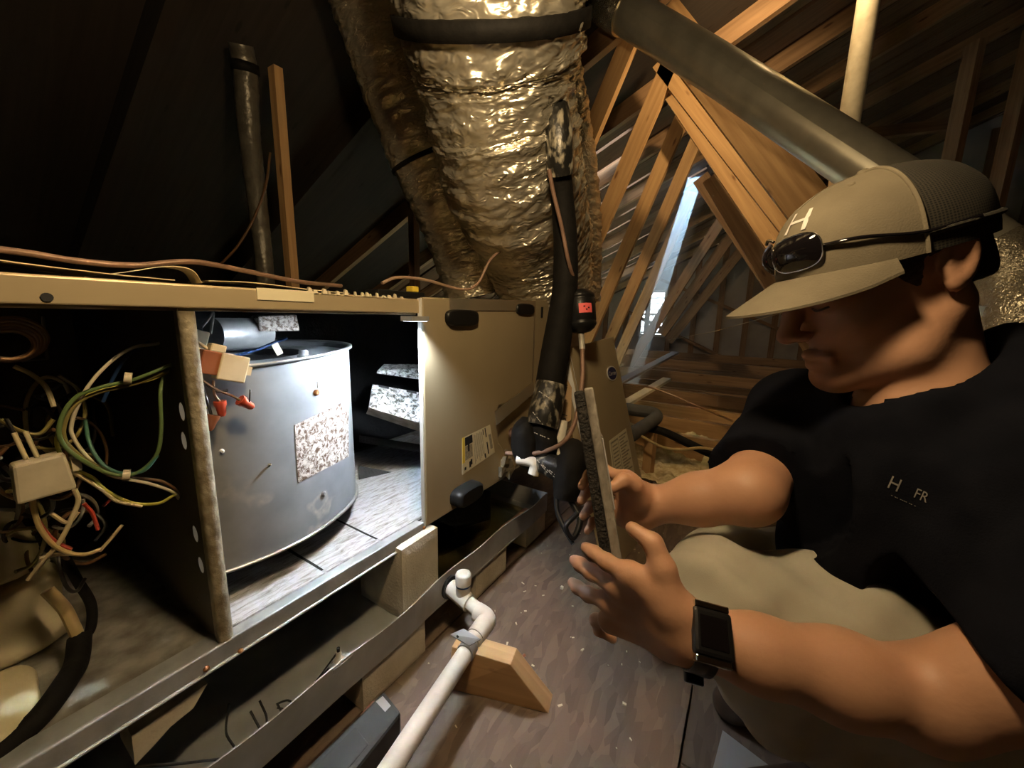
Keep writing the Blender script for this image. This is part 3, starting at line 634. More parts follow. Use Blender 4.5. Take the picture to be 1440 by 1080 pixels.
# coil fins and drain trough inside the right half of the unit
def fin(q, th, name='coil_fin', m='foil_fin'):
    return MB().slab(q, np.cross(np.array(q[1])-np.array(q[0]), np.array(q[3])-np.array(q[0])), th).build(name, m, AH)
def D4(pts, Ds): return [onD(u, v, D) for (u, v), D in zip(pts, Ds)]
fin(D4([(524, 540), (690, 570), (690, 625), (519, 572)], [1.04, 1.22, 1.16, .98]), .006)
fin(D4([(519, 573), (690, 626), (690, 640), (515, 582)], [.98, 1.16, 1.2, 1.02]), .004, 'fin_edge', 'galv_dirty')
fin(D4([(540, 512), (690, 512), (690, 545), (530, 522)], [1.10, 1.26, 1.2, 1.03]), .006)
for u in (533, 572):
    fin(D4([(u, 539.5+(u-524)*.18), (u+14, 540+(u-510)*.18), (u+14, 543+(u-510)*.18), (u, 542.5+(u-524)*.18)], [1.028, 1.04, 1.04, 1.028]), .002, 'slot', 'black_print')
fin(D4([(505, 655), (690, 690), (690, 760), (505, 690)], [1.15, 1.32, 1.28, 1.11]), .006, 'coil_tray', 'liner')
fin(D4([(505, 612), (690, 640), (690, 652), (505, 622)], [1.22, 1.36, 1.36, 1.22]), .004, 'coil_tray', 'liner')

# beige coil cover
y0 = -.014
outl = [(XO, ZB+.004), (.945, ZB+.004), (.945, .36), (.905, .40), (.893, .488), (.905, .512), (1.10, .512), (1.10, ZT+.018), (XO, ZT+.004)]
mb = MB(); mb.slab([(x, y0, z) for x, z in outl], (0, 1, 0), .012)
cover = mb.build('coil_cover', 'beige', AH, bevel=.003)
MB().box((XO-.004, y0+.002, ZB+.006), (XO-.0005, -.002, ZT+.002)).build('cover_edge', 'white_edge', cover)
MB().box((1.112, -.010, .50), (1.205, .0, ZT+.022)).build('side_strip', 'beige', AH)
MB().box((1.150, -.0125, .765), (1.162, -.0105, .80)).build('slot', 'black_print', AH)
MB().box((1.103, -.012, .50), (1.110, -.011, ZT+.018)).build('tape_strip', 'tape', AH)
MB().slab([(.69, -.0165, ZT+.006), (1.10, -.0165, ZT+.018), (1.10, -.0165, ZT-.014), (.69, -.0165, ZT-.022)], (0, 1, 0), .001).build('foil_tape', 'tape', cover)
# set-back connection plate and its tape
MB().box((.885, .006, ZB+.004), (1.20, .012, .505)).build('connection_plate', 'beige', AH)
MB().slab([(.880, -.024, .46), (1.10, -.024, .520), (1.10, -.018, .556), (.880, -.018, .500)], (0, 1, .1), .002).build('foil_tape', 'tape', AH)
_c = onY(712, 652, -.02)
for k_, (du, dv_, sz) in enumerate([(0, 0, .020), (-.03, -.012, .013), (.012, -.03, .012), (-.02, .02, .011)]):
    q0_ = _c+np.array([du, -.004*k_, dv_]); mbx = MB()
    P8 = [q0_+sz*(np.array([a_, b_*.5, c_])+RNG.uniform(-.45, .45, 3)) for c_ in (-1, 1) for a_, b_ in ((-1, -1), (1, -1), (1, 1), (-1, 1))]
    mbx.hexa([tuple(p_) for p_ in P8]).build('foil_wad', 'tape', AH)
lathe_mb(onY(719, 608, -.01), (0, -1, 0), [(0, .016), (.03, .015), (.033, .010)], 14).build('copper_stub', 'copper', AH)
MB().box((.949, -.010, ZB+.004), (.962, -.004, .36)).build('pale_tube', 'pvc', AH)
# oval rubber plugs
def oval(c, rx, rz, d, name='rubber_plug', parent=cover):
    mb = MB(); n_ = 28; rings = [(0, 1), (d*.6, 1), (d*.9, .93), (d, .8)]
    vs = []
    for h, s_ in rings:
        for k in range(n_):
            a = 2*math.pi*k/n_; ca, sa = math.cos(a), math.sin(a)
            vs.append((c[0]+rx*s_*np.sign(ca)*abs(ca)**.6, c[1]-h, c[2]+rz*s_*np.sign(sa)*abs(sa)**.6))
    fs = [(i*n_+k, i*n_+(k+1) % n_, (i+1)*n_+(k+1) % n_, (i+1)*n_+k) for i in range(3) for k in range(n_)]
    mb.add(vs, fs, 0, None, True); mb.add([vs[3*n_+k] for k in range(n_)], [tuple(range(n_))])
    return mb.build(name, 'black_rubber', parent)
oval(onY(649, 447, y0), .060, .020, .012); oval(onY(738, 435, y0), .052, .017, .008)
hd = oval(onY(651, 692, y0), .052, .024, .035, 'rubber_bung')
# rating label
P_ = lambda u, v: onY(u, v, y0-.0004)
la, lb, lc, ld = P_(650, 616), P_(689, 597), P_(696, 636), P_(650, 668)
def lq(s_, t): return (la*(1-s_)+lb*s_)*(1-t)+(ld*(1-s_)+lc*s_)*t
mb = MB()
def patch(s0, t0, s1, t1, mi, lift): mb.slab([lq(s0, t0), lq(s1, t0), lq(s1, t1), lq(s0, t1)], (0, -1, 0), lift, mi)
patch(0, 0, 1, 1, 0, .0004); patch(0, 0, .075, .70, 1, .0007)
patch(.085, .03, .33, .26, 2, .0007); patch(.085, .28, .31, .66, 3, .0007); patch(.17, .26, .22, .45, 2, .0009)
for i in range(9): patch(.37+i*.036, .06+.02*(i % 3), .385+i*.036, .93-.05*(i % 4), 3, .0007)
patch(.70, .04, .72, .22, 2, .0008); patch(.78, .03, .81, .33, 2, .0008); patch(.78, .50, .81, .90, 2, .0008); patch(.68, .82, .71, .97, 2, .0008)
patch(.06, .84, .11, .92, 2, .0008); patch(.20, .76, .25, .93, 2, .0008); patch(.24, .72, .29, .88, 2, .0008); patch(.88, .3, .96, .8, 3, .0007)
mb.build('rating_label', ['label', 'yellow', 'black_print', 'grey_ink'], cover)

# control bay: junction box, wrapped batt, fittings
MB().box((-.10, .30, .50), (.05, .50, .79)).build('relay_box', 'galv_dark', AH)
bb = onY(380, 457, .22)
MB().hexa([tuple(bb+np.array(d)) for d in [(-.03, -.02, -.012), (.05, -.02, -.012), (.05, .02, -.012), (-.03, .02, -.012), (-.03, -.02, .018), (.045, -.02, .022), (.045, .02, .022), (-.03, .02, .018)]]).build('capacitor_clamp', 'sticker', AH, bevel=.003)
lathe_mb(onY(300, 470, .22), (1, .2, 0), [(0, .03), (.10, .03), (.105, .02)], 18).build('run_capacitor', 'galv', AH)

# lumpy wrapped insulation in the control bay
mb = MB()
def lump_box(lo, hi, nseg, amp, seed):
    lo, hi = np.array(lo), np.array(hi); c = (lo+hi)/2; h = (hi-lo)/2
    bm = bmesh.new(); bmesh.ops.create_cube(bm, size=2); bmesh.ops.subdivide_edges(bm, edges=bm.edges, cuts=nseg, use_grid_fill=True)
    vs = []
    for v in bm.verts:
        p = np.array(v.co); L = (np.abs(p)**7).sum()**(1/7.); p = p/L
        q = c+p*h; d = noise3((q[0]*13+seed, q[1]*13, q[2]*13))*amp+noise3((q[0]*40+seed, q[1]*40, q[2]*40))*amp*.35
        vs.append(q+p/np.linalg.norm(p)*d)
    bm.verts.index_update(); fs = [tuple(v.index for v in f.verts) for f in bm.faces]; bm.free(); m_ = MB(); m_.add(vs, fs, 0, None, True); return m_
lump_box((-.22, .185, ZB+.012), (.085, .33, ZB+.125), 14, .012, 3).build('wrapped_batt', 'brick_batt', label='yellowed wrapped insulation bundle in the open control bay', cat='insulation')
lump_box((-.22, .20, ZB+.118), (.065, .33, ZB+.20), 12, .012, 9).build('wrapped_batt', 'brick_batt', label='upper yellowed insulation wrap under the tangled wires', cat='insulation')
lump_box((-.28, .03, ZB+.012), (.035, .17, ZB+.03), 12, .008, 5).build('insulation_scrap', 'brick_batt', label='flattened yellow insulation scrap behind the black drain hose', cat='insulation')
pth, rr = splr([onY(128, 812, .17), onY(116, 905, .12), onY(100, 945, .075), onY(60, 1000, .045), onY(10, 1045, .03), onY(-60, 1090, .02)], [.006, .014, .0145, .015, .015, .015], 8)
MB().tube(spline([onY(112, 897, .13), onY(108, 930, .10), onY(95, 955, .075), onY(60, 1003, .05), onY(8, 1052, .035), onY(-60, 1110, .03)], 8), .0125, 14).build('drain_hose', 'black_foam', label='black rubber hose curving across the control bay floor', cat='hose')
MB().tube(spline([onY(92, 785, .19), onY(108, 815, .17), onY(128, 850, .15), onY(127, 885, .14), onY(112, 900, .13)], 8), .006, 10).build('control_cable', 'black_foam', label='thin black cable dropping behind the yellowed wrap', cat='cable')
MB().tube(spline([onY(66, 830, .15), onY(90, 855, .14), onY(103, 880, .13), onY(110, 897, .13)], 6), .007, 10).build('cream_tube', 'tan' if False else WIRE['tan'], label='short tan tube ending at the black hose', cat='tube')

# ================================================================== WIRING
def wire(pts, c, r=.0022, Y=None, parent=None, name='wire', n=8, seg=8):
    P = []
    for p in pts:
        P.append(onY(p[0], p[1], p[2] if len(p) > 2 else Y))
    return MB().tube(spline(P, n), r, seg).build(name, WIRE[c], parent)
H1 = empty('wiring_harness', onY(140, 620, .10), 'looped green and white low voltage harness tied beside the divider', 'wiring')
wire([(250, 470, .16), (222, 483, .08), (190, 488, .06), (160, 505, .06), (130, 535, .06), (112, 565, .065), (101, 595, .07), (103, 615, .07), (125, 645, .07), (155, 668, .06), (210, 680, .05), (243, 692, .05), (252, 702, .10)], 'white', .0021, parent=H1)
wire([(252, 508, .10), (240, 513, .05), (190, 533, .05), (140, 545, .055), (105, 560, .06), (86, 590, .06), (85, 618, .06), (108, 642, .06), (150, 664, .055), (182, 668, .05), (206, 656, .045), (222, 635, .04), (227, 600, .04), (226, 550, .045), (236, 518, .07), (250, 508, .11)], 'green', .0024, parent=H1)
wire([(252, 512, .10), (240, 518, .055), (195, 538, .055), (142, 551, .06), (110, 566, .065), (92, 592, .065), (92, 620, .065), (118, 645, .065), (160, 668, .06)], 'olive', .0024, parent=H1)
wire([(251, 516, .10), (236, 523, .06), (205, 536, .055), (150, 546, .065), (112, 562, .07), (88, 595, .07), (80, 625, .07), (98, 655, .07), (130, 672, .07), (150, 690, .065), (185, 707, .06), (222, 708, .05), (243, 697, .05), (252, 696, .10)], 'yellow', .0021, parent=H1)
wire([(222, 640, .04), (200, 663, .045), (165, 664, .06), (140, 648, .075), (125, 620, .09), (120, 590, .10)], 'teal', .0021, parent=H1)
wire([(253, 700, .10), (246, 688, .05), (225, 676, .05), (185, 672, .06), (150, 668, .07)], 'brown', .0021, parent=H1)
wire([(210, 480, .075), (180, 500, .075), (160, 530, .08), (145, 565, .09)], 'blue', .0021, parent=H1)
wire([(95, 660, .07), (120, 674, .07), (145, 690, .065), (165, 705, .06), (200, 712, .055)], 'cream', .0021, parent=H1)
for u, v in [(180, 532), (178, 668)]:
    p = onY(u, v, .045); lathe_mb(p, (1, -.3, -.2), [(-.0035, .0075), (.0035, .0075)], 12).build('cable_tie', 'dirty_plastic', H1)
H2 = empty('wiring_harness', onY(90, 720, .14), 'tangle of dark and cream wires around a nylon plug at far left', 'wiring')
wire([(20, 515, .12), (45, 527, .12), (65, 545, .11), (76, 572, .10)], 'cream', .0025, parent=H2)
wire([(0, 590, .1), (25, 605, .1), (55, 610, .1), (75, 590, .1)], 'olive', .0024, parent=H2)
wire([(45, 700, .08), (55, 740, .08), (80, 770, .08), (115, 780, .08), (142, 772, .08)], 'tan', .0026, parent=H2)
wire([(42, 695, .09), (52, 730, .09), (75, 760, .09), (100, 772, .09)], 'red', .0024, parent=H2)
wire([(140, 775, .08), (158, 755, .08), (172, 738, .08)], 'cream', .0022, parent=H2)
wire([(105, 688, .08), (110, 705, .08), (100, 730, .08), (85, 760, .08), (60, 790, .09), (40, 815, .1)], 'cream', .0026, parent=H2)
wire([(72, 722, .08), (95, 735, .08), (110, 720, .08)], 'cream', .0022, parent=H2)
wire([(55, 785, .09), (80, 780, .09), (110, 779, .085)], 'cream', .0024, parent=H2)
wire([(118, 708, .08), (130, 722, .08), (138, 745, .08)], 'red', .0022, parent=H2)
wire([(145, 712, .08), (158, 700, .08)], 'red', .002, parent=H2)
for i in range(34):
    u0, v0 = RNG.uniform(-20, 130), RNG.uniform(570, 790); a0 = RNG.uniform(0, 6.28); r0, r1 = RNG.uniform(18, 55), RNG.uniform(18, 60); yy = RNG.uniform(.10, .26)
    arc = RNG.uniform(2.0, 5.5); pts = [(u0+r0*math.cos(a0+t*arc/5), v0+r1*math.sin(a0+t*arc/5), yy+.02*math.sin(t+i)) for t in range(6)]
    wire(pts, str(RNG.choice(['black', 'black', 'black', 'brown', 'olive', 'brown', 'grey', 'cream'])), float(RNG.uniform(.0017, .0028)), parent=H2, n=5, seg=6)
c = onY(62, 670, .07)
pl = MB().hexa([tuple(c+np.array(d)) for d in [(-.024, -.01, -.024), (.022, -.014, -.020), (.022, .012, -.020), (-.024, .012, -.024), (-.022, -.01, .022), (.018, -.012, .026), (.018, .012, .026), (-.022, .012, .022)]]).build('nylon_plug', 'dirty_plastic', H2, bevel=.003)
MB().box(c+np.array([.022, -.006, .0]), c+np.array([.030, .006, .016])).build('latch', 'dirty_plastic', pl)
for dx in (-.010, -.002): MB().tube([c+np.array([dx, 0, .024]), c+np.array([dx-.004, .01, .055])], .0022, 8).build('wire', WIRE['cream'], H2)
H3 = empty('wire_coil', onY(15, 490, .14), 'small coil of salmon pink thermostat wire at the left edge', 'wire coil')
for i in range(5):
    s_ = 1+.13*i
    wire([(12-40*s_*math.cos(a)*-1*.9, 485+20*s_*math.sin(a)-2*i, .05+.008*i) for a in np.linspace(-1.9, 1.9+.3*i, 9)], 'pink' if i % 2 else 'orange', .0022, parent=H3)
MB().tube([onY(60, 445, .16), onY(66, 505, .16), onY(30, 508, .16)], .0016, 8).build('bent_rod', 'grey' if False else WIRE['grey'], label='thin bent grey wire bracket in the dark control bay', cat='bracket')
# plugs, wire nuts right of the divider
H4 = empty('wiring_harness', onY(310, 520, .05), 'wires with a cream plug and orange wire nuts hanging by the blower', 'wiring')
c = onY(325, 517, .04); dx = np.array([.032, 0, -.010])/np.linalg.norm([.032, 0, -.01]); dz = np.array([.010, 0, .032])/np.linalg.norm([.01, 0, .032]); dy = np.array([0, 1, 0])
def obox(c, a, b_, d, hx, hy, hz): return [tuple(c+a*x*hx+b_*y*hy+d*z*hz) for z in (-1, 1) for x, y in ((-1, -1), (1, -1), (1, 1), (-1, 1))]
pl = MB().hexa(obox(c, dx, dy, dz, .019, .010, .020)).build('cream_plug', 'cream_plastic', H4, bevel=.002)
MB().hexa(obox(c+dx*.022, dx, dy, dz, .004, .006, .007)).build('plug_latch', 'cream_plastic', pl)
MB().hexa(obox(c-dx*.030+dz*.002, dx, dy, dz, .012, .009, .017)).build('brown_plug', 'brown_plastic', H4, bevel=.002)
MB().hexa(obox(c-dx*.024+dz*.024, dx, dy, dz, .010, .008, .006)).build('cream_plug', 'cream_plastic', H4, bevel=.002)
MB().hexa(obox(onY(279, 476, .06), dx, dy, dz, .010, .008, .012)).build('cream_plug', 'dirty_plastic', H4, bevel=.002)
for u, v, a, m in [(311, 575, (0.05, 0, -1), 'orange'), (347, 568, (.75, 0, -.66), 'orange'), (297, 595, (-.35, 0, -.9), 'brown_plastic')]:
    p = onY(u, v, .03); a = np.array(a); a = a/np.linalg.norm(a)
    lathe_mb(p-a*.012, a, [(0, .0085), (.006, .0082), (.008, .0070), (.020, .0055), (.023, .0035)], 8).build('wire_nut', m, H4)
wire([(262, 470, .05), (285, 486, .045), (305, 500, .04)], 'cream', .0022, parent=H4); wire([(265, 478, .05), (285, 495, .045), (297, 505, .04)], 'white', .0022, parent=H4)
wire([(300, 535, .035), (302, 555, .03), (310, 566, .03)], 'brown', .002, parent=H4); wire([(285, 535, .04), (305, 548, .03), (325, 556, .03), (338, 563, .03)], 'brown', .002, parent=H4)
wire([(290, 540, .04), (305, 550, .03), (320, 549, .03)], 'black', .002, parent=H4); wire([(280, 530, .05), (290, 560, .04), (298, 586, .03)], 'black', .002, parent=H4)
wire([(276, 548, .05), (283, 562, .045), (291, 575, .04)], 'yellow', .0018, parent=H4); wire([(288, 497, .05), (320, 502, .09), (360, 492, .12), (385, 482, .13), (404, 475, .12)], 'blue', .0028, parent=H4)
wire([(283, 460, .1), (292, 450, .12), (300, 440, .14), (296, 470, .1)], 'grey', .002, parent=H4); wire([(352, 548, .025), (351, 565, .02)], 'black', .0012, parent=H4)
p = onY(390, 491, .10); MB().hexa(obox(p, np.array([.4, 0, -.9]), dy, np.array([.9, 0, .4]), .011, .0006, .006)).build('paper_flag', 'label', H4)

# ================================================================== THINGS ON TOP OF THE UNIT
MB().tube(spline([onY(-30, 347, .12), onY(40, 356, .12), (onY(110, 367, .12)), onY(190, 373, .12), onY(270, 368, .12), onY(340, 380, .14), onY(420, 396, .16), onY(480, 402, .18)], 8), .0042, 10).build('copper_line', 'copper', label='thin reddish copper line running over the open bay', cat='tube')
MB().tube(spline([onY(537, 398, .10), onY(560, 390, .10), onY(600, 394, .08), onY(650, 407, .05), onY(672, 398, .04), onY(690, 365, .03), onY(712, 350, .03), onY(742, 344, .02), onY(768, 320, .0)], 8), .0036, 10).build('thermostat_cable', WIRE['pink'], label='salmon thermostat cable looping up the foil ducts', cat='cable')
def sheet_strip(pts, wid, m, name, label, cat, t=.001):
    mb = MB(); P = spline(pts, 6); k = len(P)
    vs = [p+np.array([0, s_*wid/2, 0])+np.array([0, 0, dz_]) for dz_ in (0, t) for p in P for s_ in (-1, 1)]
    fs = [(2*i, 2*i+1, 2*i+3, 2*i+2) for i in range(k-1)]+[(2*k+2*i, 2*k+2*i+2, 2*k+2*i+3, 2*k+2*i+1) for i in range(k-1)]
    fs += [(2*i, 2*i+2, 2*k+2*i+2, 2*k+2*i) for i in range(k-1)]+[(2*i+1, 2*k+2*i+1, 2*k+2*i+3, 2*i+3) for i in range(k-1)]
    mb.add(vs, fs); return mb.build(name, m, label=label, cat=cat)
z = ZT
sheet_strip([(-.10, .06, z+.008), (.0, .06, z+.022), (.06, .06, z+.012), (.14, .06, z+.006), (.2, .06, z+.004)], .09, 'paper', 'paper_sheet', 'long yellowed paper sheet lying on the unit at far left', 'paper')
sheet_strip([(.13, .05, z+.003), (.165, .05, z+.012), (.20, .05, z+.022), (.225, .05, z+.020), (.235, .05, z+.004)], .035, 'paper', 'paper_curl', 'curled strip of yellowed paper humped on the unit top', 'paper')
sheet_strip([(.24, .06, z+.007), (.30, .06, z+.009), (.38, .06, z+.005), (.46, .06, z+.003)], .07, 'paper', 'paper_scrap', 'flat grimy paper scrap right of the curled strip', 'paper')
WL = empty('work_light', (.575, .02, ZT), 'small black work light clipped at the bay corner', 'lamp')
MB().box((.50, -.004, ZT+.001), (.625, .035, ZT+.014)).build('lamp_body', 'black_rubber', WL, bevel=.003)
MB().box((.592, .0, ZT+.014), (.61, .02, ZT+.026)).build('yellow_switch', 'yellow', WL, bevel=.002)
MB().box((.550, -.040, ZT-.046), (.598, -.008, ZT-.036)).build('lamp_head', 'galv', WL)
MB().box((.553, -.038, ZT-.0465), (.595, -.012, ZT-.046)).build('lamp_lens', 'lamp_face', WL)

# ================================================================== DRAIN PAN AND BLOCKS
PY0, PY1, PX0, PX1, PZ0, PZ1 = -.062, .64, -.75, 1.15, .088, .157
PAN = empty('drain_pan', (.3, .28, PZ0), 'long galvanized drain pan under the air handler with standing water', 'drain pan')
MB().box((PX0, PY0, PZ0), (PX1, PY1, PZ0+.004)).build('pan_floor', 'pan', PAN)
def wav(x): return .004*math.sin(x*9+1)+.003*math.sin(x*23)
mb = MB(); N = 60; vs = []
for i in range(N+1):
    x = PX0+(PX1-PX0)*i/N; w_ = wav(x)
    vs += [(x, PY0+w_*.4, PZ0), (x, PY0+w_, PZ1+w_*.3), (x, PY0+w_+.003, PZ1+w_*.3), (x, PY0+.003+w_*.4, PZ0)]
mb.add(vs, [(i*4+k, (i+1)*4+k, (i+1)*4+(k+1) % 4, i*4+(k+1) % 4) for i in range(N) for k in range(4)], 0, None, False)
mb.build('front_wall', 'pan', PAN)
MB().box((PX1-.003, PY0, PZ0), (PX1, PY1, PZ1)).build('end_wall', 'pan', PAN); MB().box((PX0, PY1-.003, PZ0), (PX1, PY1, PZ1)).build('rear_wall', 'pan', PAN)
m, nt, b = new_mat('still_water'); nt.nodes.remove(b)
_t = nd(nt, 'ShaderNodeBsdfTransparent'); _t.inputs[0].default_value = (.86, .80, .55, 1); _g = nd(nt, 'ShaderNodeBsdfGlossy'); _g.inputs['Roughness'].default_value = .05
_f = nd(nt, 'ShaderNodeFresnel'); _f.inputs[0].default_value = 1.45; _x = nd(nt, 'ShaderNodeMixShader'); lk(nt, _f.outputs[0], _x.inputs[0]); lk(nt, _t.outputs[0], _x.inputs[1]); lk(nt, _g.outputs[0], _x.inputs[2])
lk(nt, _x.outputs[0], nt.nodes['Material Output'].inputs['Surface']); MT['water'] = m
MB().box((.62, PY0+.006, PZ0+.004), (1.10, .5, PZ0+.012)).build('water', 'water', PAN)
mb = lump_box((.93, -.03, PZ0+.008), (1.10, .0, PZ0+.018), 8, .004, 4); mb.build('rust_sludge', 'rust', PAN)
def blk(lo, hi, lab, seed, rag=.0014):
    lo, hi = np.array(lo, float), np.array(hi, float); c = (lo+hi)/2; h = (hi-lo)/2
    bm = bmesh.new(); bmesh.ops.create_cube(bm, size=2); bmesh.ops.subdivide_edges(bm, edges=bm.edges, cuts=7, use_grid_fill=True); vs = []
    for v in bm.verts:
        p = np.array(v.co); q = c+p*h; e = (np.abs(p) > .99).sum()
        vs.append(q+(-p*h/np.linalg.norm(h)*.0 if e < 2 else -np.where(np.abs(p) > .99, p, 0)*(rag+rag*abs(noise3((q[0]*60+seed, q[1]*60, q[2]*60)))))+noise3((q[0]*30+seed, q[1]*30, q[2]*30))*rag*.4)
    bm.verts.index_update(); fs = [tuple(v.index for v in f.verts) for f in bm.faces]; bm.free(); m_ = MB(); m_.add(vs, fs)
    return m_.build('foam_block', 'foam_board', label=lab, cat='block', group='foam support blocks')
blk((.515, -.03, PZ0+.004), (.63, .12, ZB-.002), 'cream foam block standing in the pan under the bay corner', 1)
blk((.385, -.058, 0), (.555, .10, PZ0-.001), 'cream foam block under the pan left of the drain fitting', 2)
blk((.745, -.056, 0), (.90, .10, PZ0-.001), 'cream foam block under the pan just right of the drain fitting', 3)
blk((1.03, -.05, 0), (1.17, .10, PZ0-.001), 'cream foam block under the pan end beside the wrapped pipes', 4)
# torn block left
q = [onY(185, 1035, .0), onY(292, 961, .0), onY(284, 975, .0), onY(272, 996, .0), onY(240, 1022, .0), onY(215, 1050, .0), onY(190, 1076, .0)]
MB().slab(q, (0, 1, 0), .06).build('foam_block', 'foam_board', label='torn wedge of cream foam under the lower rail at left', cat='block', group='foam support blocks')
MB().box((.60, .3, PZ0+.004), (.72, .42, ZB-.002)).build('foam_block', 'foam_board', label='shaded foam block deep under the unit', cat='block', group='foam support blocks')
# float switch with leads
FS = empty('float_switch', onY(476, 935, -.045), 'small white float switch standing on the pan rim', 'float switch')
p = onY(477, 932, -.052)
lathe_mb(p, (0, 0, 1), [(-.010, .005), (-.004, .010), (.004, .011), (.010, .007), (.013, .005), (.024, .0045)], 14).build('float_body', 'pvc', FS)
lathe_mb(p, (0, 0, 1), [(.024, .003), (.031, .003)], 10).build('cap', 'black_rubber', FS)
MB().box((p[0]-.018, -.064, PZ1-.012), (p[0]+.02, -.048, PZ1-.004)).build('clip', 'galv', FS)
for k, pts in enumerate([[(476, 920, -.05), (462, 940, -.03), (450, 955, -.02), (436, 985, -.02), (420, 1002, -.03), (390, 995, 0)], [(474, 918, -.05), (452, 948, -.03), (440, 965, -.02), (425, 995, -.025), (405, 985, 0), (385, 992, .02)], [(390, 990, .0), (402, 1010, -.03), (412, 1003, -.04)], [(365, 985, .0), (375, 1010, -.02), (370, 1030, -.03), (352, 1000, 0)], [(322, 990, .0), (318, 1030, .0), (330, 1060, -.02), (270, 1072, -.02), (190, 1078, 0)]]):
    wire(pts, 'black', .0017, parent=FS, name='lead')

# ================================================================== CONDENSATE PIPE
PV = empty('condensate_pipe', (.45, -.2, .1), 'white PVC condensate drain pipe with capped tee running over the floor', 'pipe')
a0 = np.array([.633, -.06, .118]); el = np.array([.618, -.185, .103])
MB().tube([a0, el], .0155, 20, caps=True).build('pipe', 'pvc', PV)
mid = a0*.62+el*.38
MB().tube([a0+np.array([0, -.006, 0]), a0*.45+el*.55], .020, 22).build('tee', 'pvc', PV)
lathe_mb(a0+np.array([0, .002, 0]), (0, -1, 0), [(0, .027), (.008, .027)], 20).build('grommet', 'black_rubber', PV)
lathe_mb(mid+np.array([0, 0, .0]), (.05, .02, 1), [(0, .017), (.034, .017)], 20).build('tee_branch', 'pvc', PV)
lathe_mb(mid+np.array([.0017, .0007, .032]), (.05, .02, 1), [(0, .0175), (.005, .0175)], 20).build('primer_ring', WIRE['blue'], PV)
lathe_mb(mid+np.array([.0019, .0008, .037]), (.05, .02, 1), [(0, .0185), (.022, .0185), (.026, .0165), (.027, .012)], 22).build('cap', 'pvc', PV)
run0 = np.array([.555, -.186, .1]); run1 = np.array([.02, -.262, .075])
d = (run1-run0)/np.linalg.norm(run1-run0)
MB().tube(spline([el+np.array([.001, .03, .0015]), el+np.array([0, .008, 0]), el+np.array([-.008, -.004, 0]), el+d*.022+np.array([0, -.001, 0]), el+d*.055], 5), .0205, 22).build('elbow', 'pvc', PV)
MB().tube([el+d*.05, run1], .0155, 22).build('pipe', 'pvc', PV)
lathe_mb(el+d*.056, d, [(0, .019), (.014, .019)], 22).build('primer_ring', 'pvc', PV)
MB().tube([el+d*.10, run1], .0172, 22).build('pipe', 'pvc', PV)
# hanger strap
HG = empty('pipe_strap', el+d*.085, 'slotted zinc strap clamped around the white drain pipe', 'strap')
lathe_mb(el+d*.078, d, [(0, .0190), (.018, .0190)], 22).build('band', 'steel', HG)
p = el+d*.087
mb = MB(); qq = [onD(633, 893, .685), onD(652, 885, .685), onD(676, 900, .66), onD(660, 909, .66)]; mb.slab(qq, (0, 0, 1), .0015); st = mb.build('tab', 'steel', HG)
for u, v in [(644, 895), (654, 899)]: lathe_mb(onD(u, v, .678), (0, 0, 1), [(0, .0028), (.0015, .0028)], 10).build('hole', 'black_print', st)
# wooden block
BTL, BTR = np.array([.5205, -.165, .098]), np.array([.552, -.288, .098]); th = np.array([.040, .010, 0])
bl_, br_ = np.array([.513, -.160, 0]), np.array([.583, -.360, 0])
mb = MB()
vs = [bl_, br_, br_+th, bl_+th, BTL, BTR, BTR+th, BTL+th]
fs = [(3, 2, 1, 0), (4, 5, 6, 7), (0, 1, 5, 4), (1, 2, 6, 5), (2, 3, 7, 6), (3, 0, 4, 7)]
for f in fs:
    P4 = [np.array(vs[j]) for j in f]; L1 = np.linalg.norm(P4[1]-P4[0]); L2 = np.linalg.norm(P4[3]-P4[0]); long_ = L1 >= L2
    uv = [(0, 0), (L1, 0), (L1, L2), (0, L2)] if long_ else [(0, 0), (0, L1), (L2, L1), (L2, 0)]
    mb.add(P4, [(0, 1, 2, 3)], 0, uv)
mb.build('wood_block', 'block', bevel=.0015, label='mitred pine block propping the white drain pipe', cat='block')
# dark case at the bottom edge
BX = empty('tool_case', (.33, -.12, 0), 'black plastic case with a silver sticker beside the drain pipe', 'case')
q = [onZ(548, 1012, .07), onZ(500, 1000, .07), onZ(400, 1140, .07), onZ(475, 1160, .07)]
q = [np.array([.402, -.100, .065]), np.array([.392, -.158, .065]), np.array([.10, -.185, .065]), np.array([.105, -.10, .065])]
mb = MB(); mb.slab(q, (0, 0, -1), .064); mb.build('case_body', 'box_black', BX, bevel=.006)
q2 = [x+np.array([0, 0, .006]) for x in [np.array([.33, -.112, .062]), np.array([.325, -.155, .062]), np.array([.12, -.17, .062]), np.array([.125, -.112, .062])]]
MB().slab(q2, (0, 0, -1), .004).build('case_lid', 'box_black', BX, bevel=.002)
q3 = [np.array([.392, -.108, .0655]), np.array([.388, -.135, .0655]), np.array([.375, -.135, .0655]), np.array([.378, -.106, .0655])]
MB().slab(q3, (0, 0, 1), .0006).build('silver_sticker', 'white_sheet', BX)
lathe_mb(onZ(528, 996, .03), (-1, -.2, .1), [(0, .014), (.03, .014)], 14).build('pipe_stub', 'brown_plastic', label='short dark brown pipe stub behind the black case', cat='pipe')

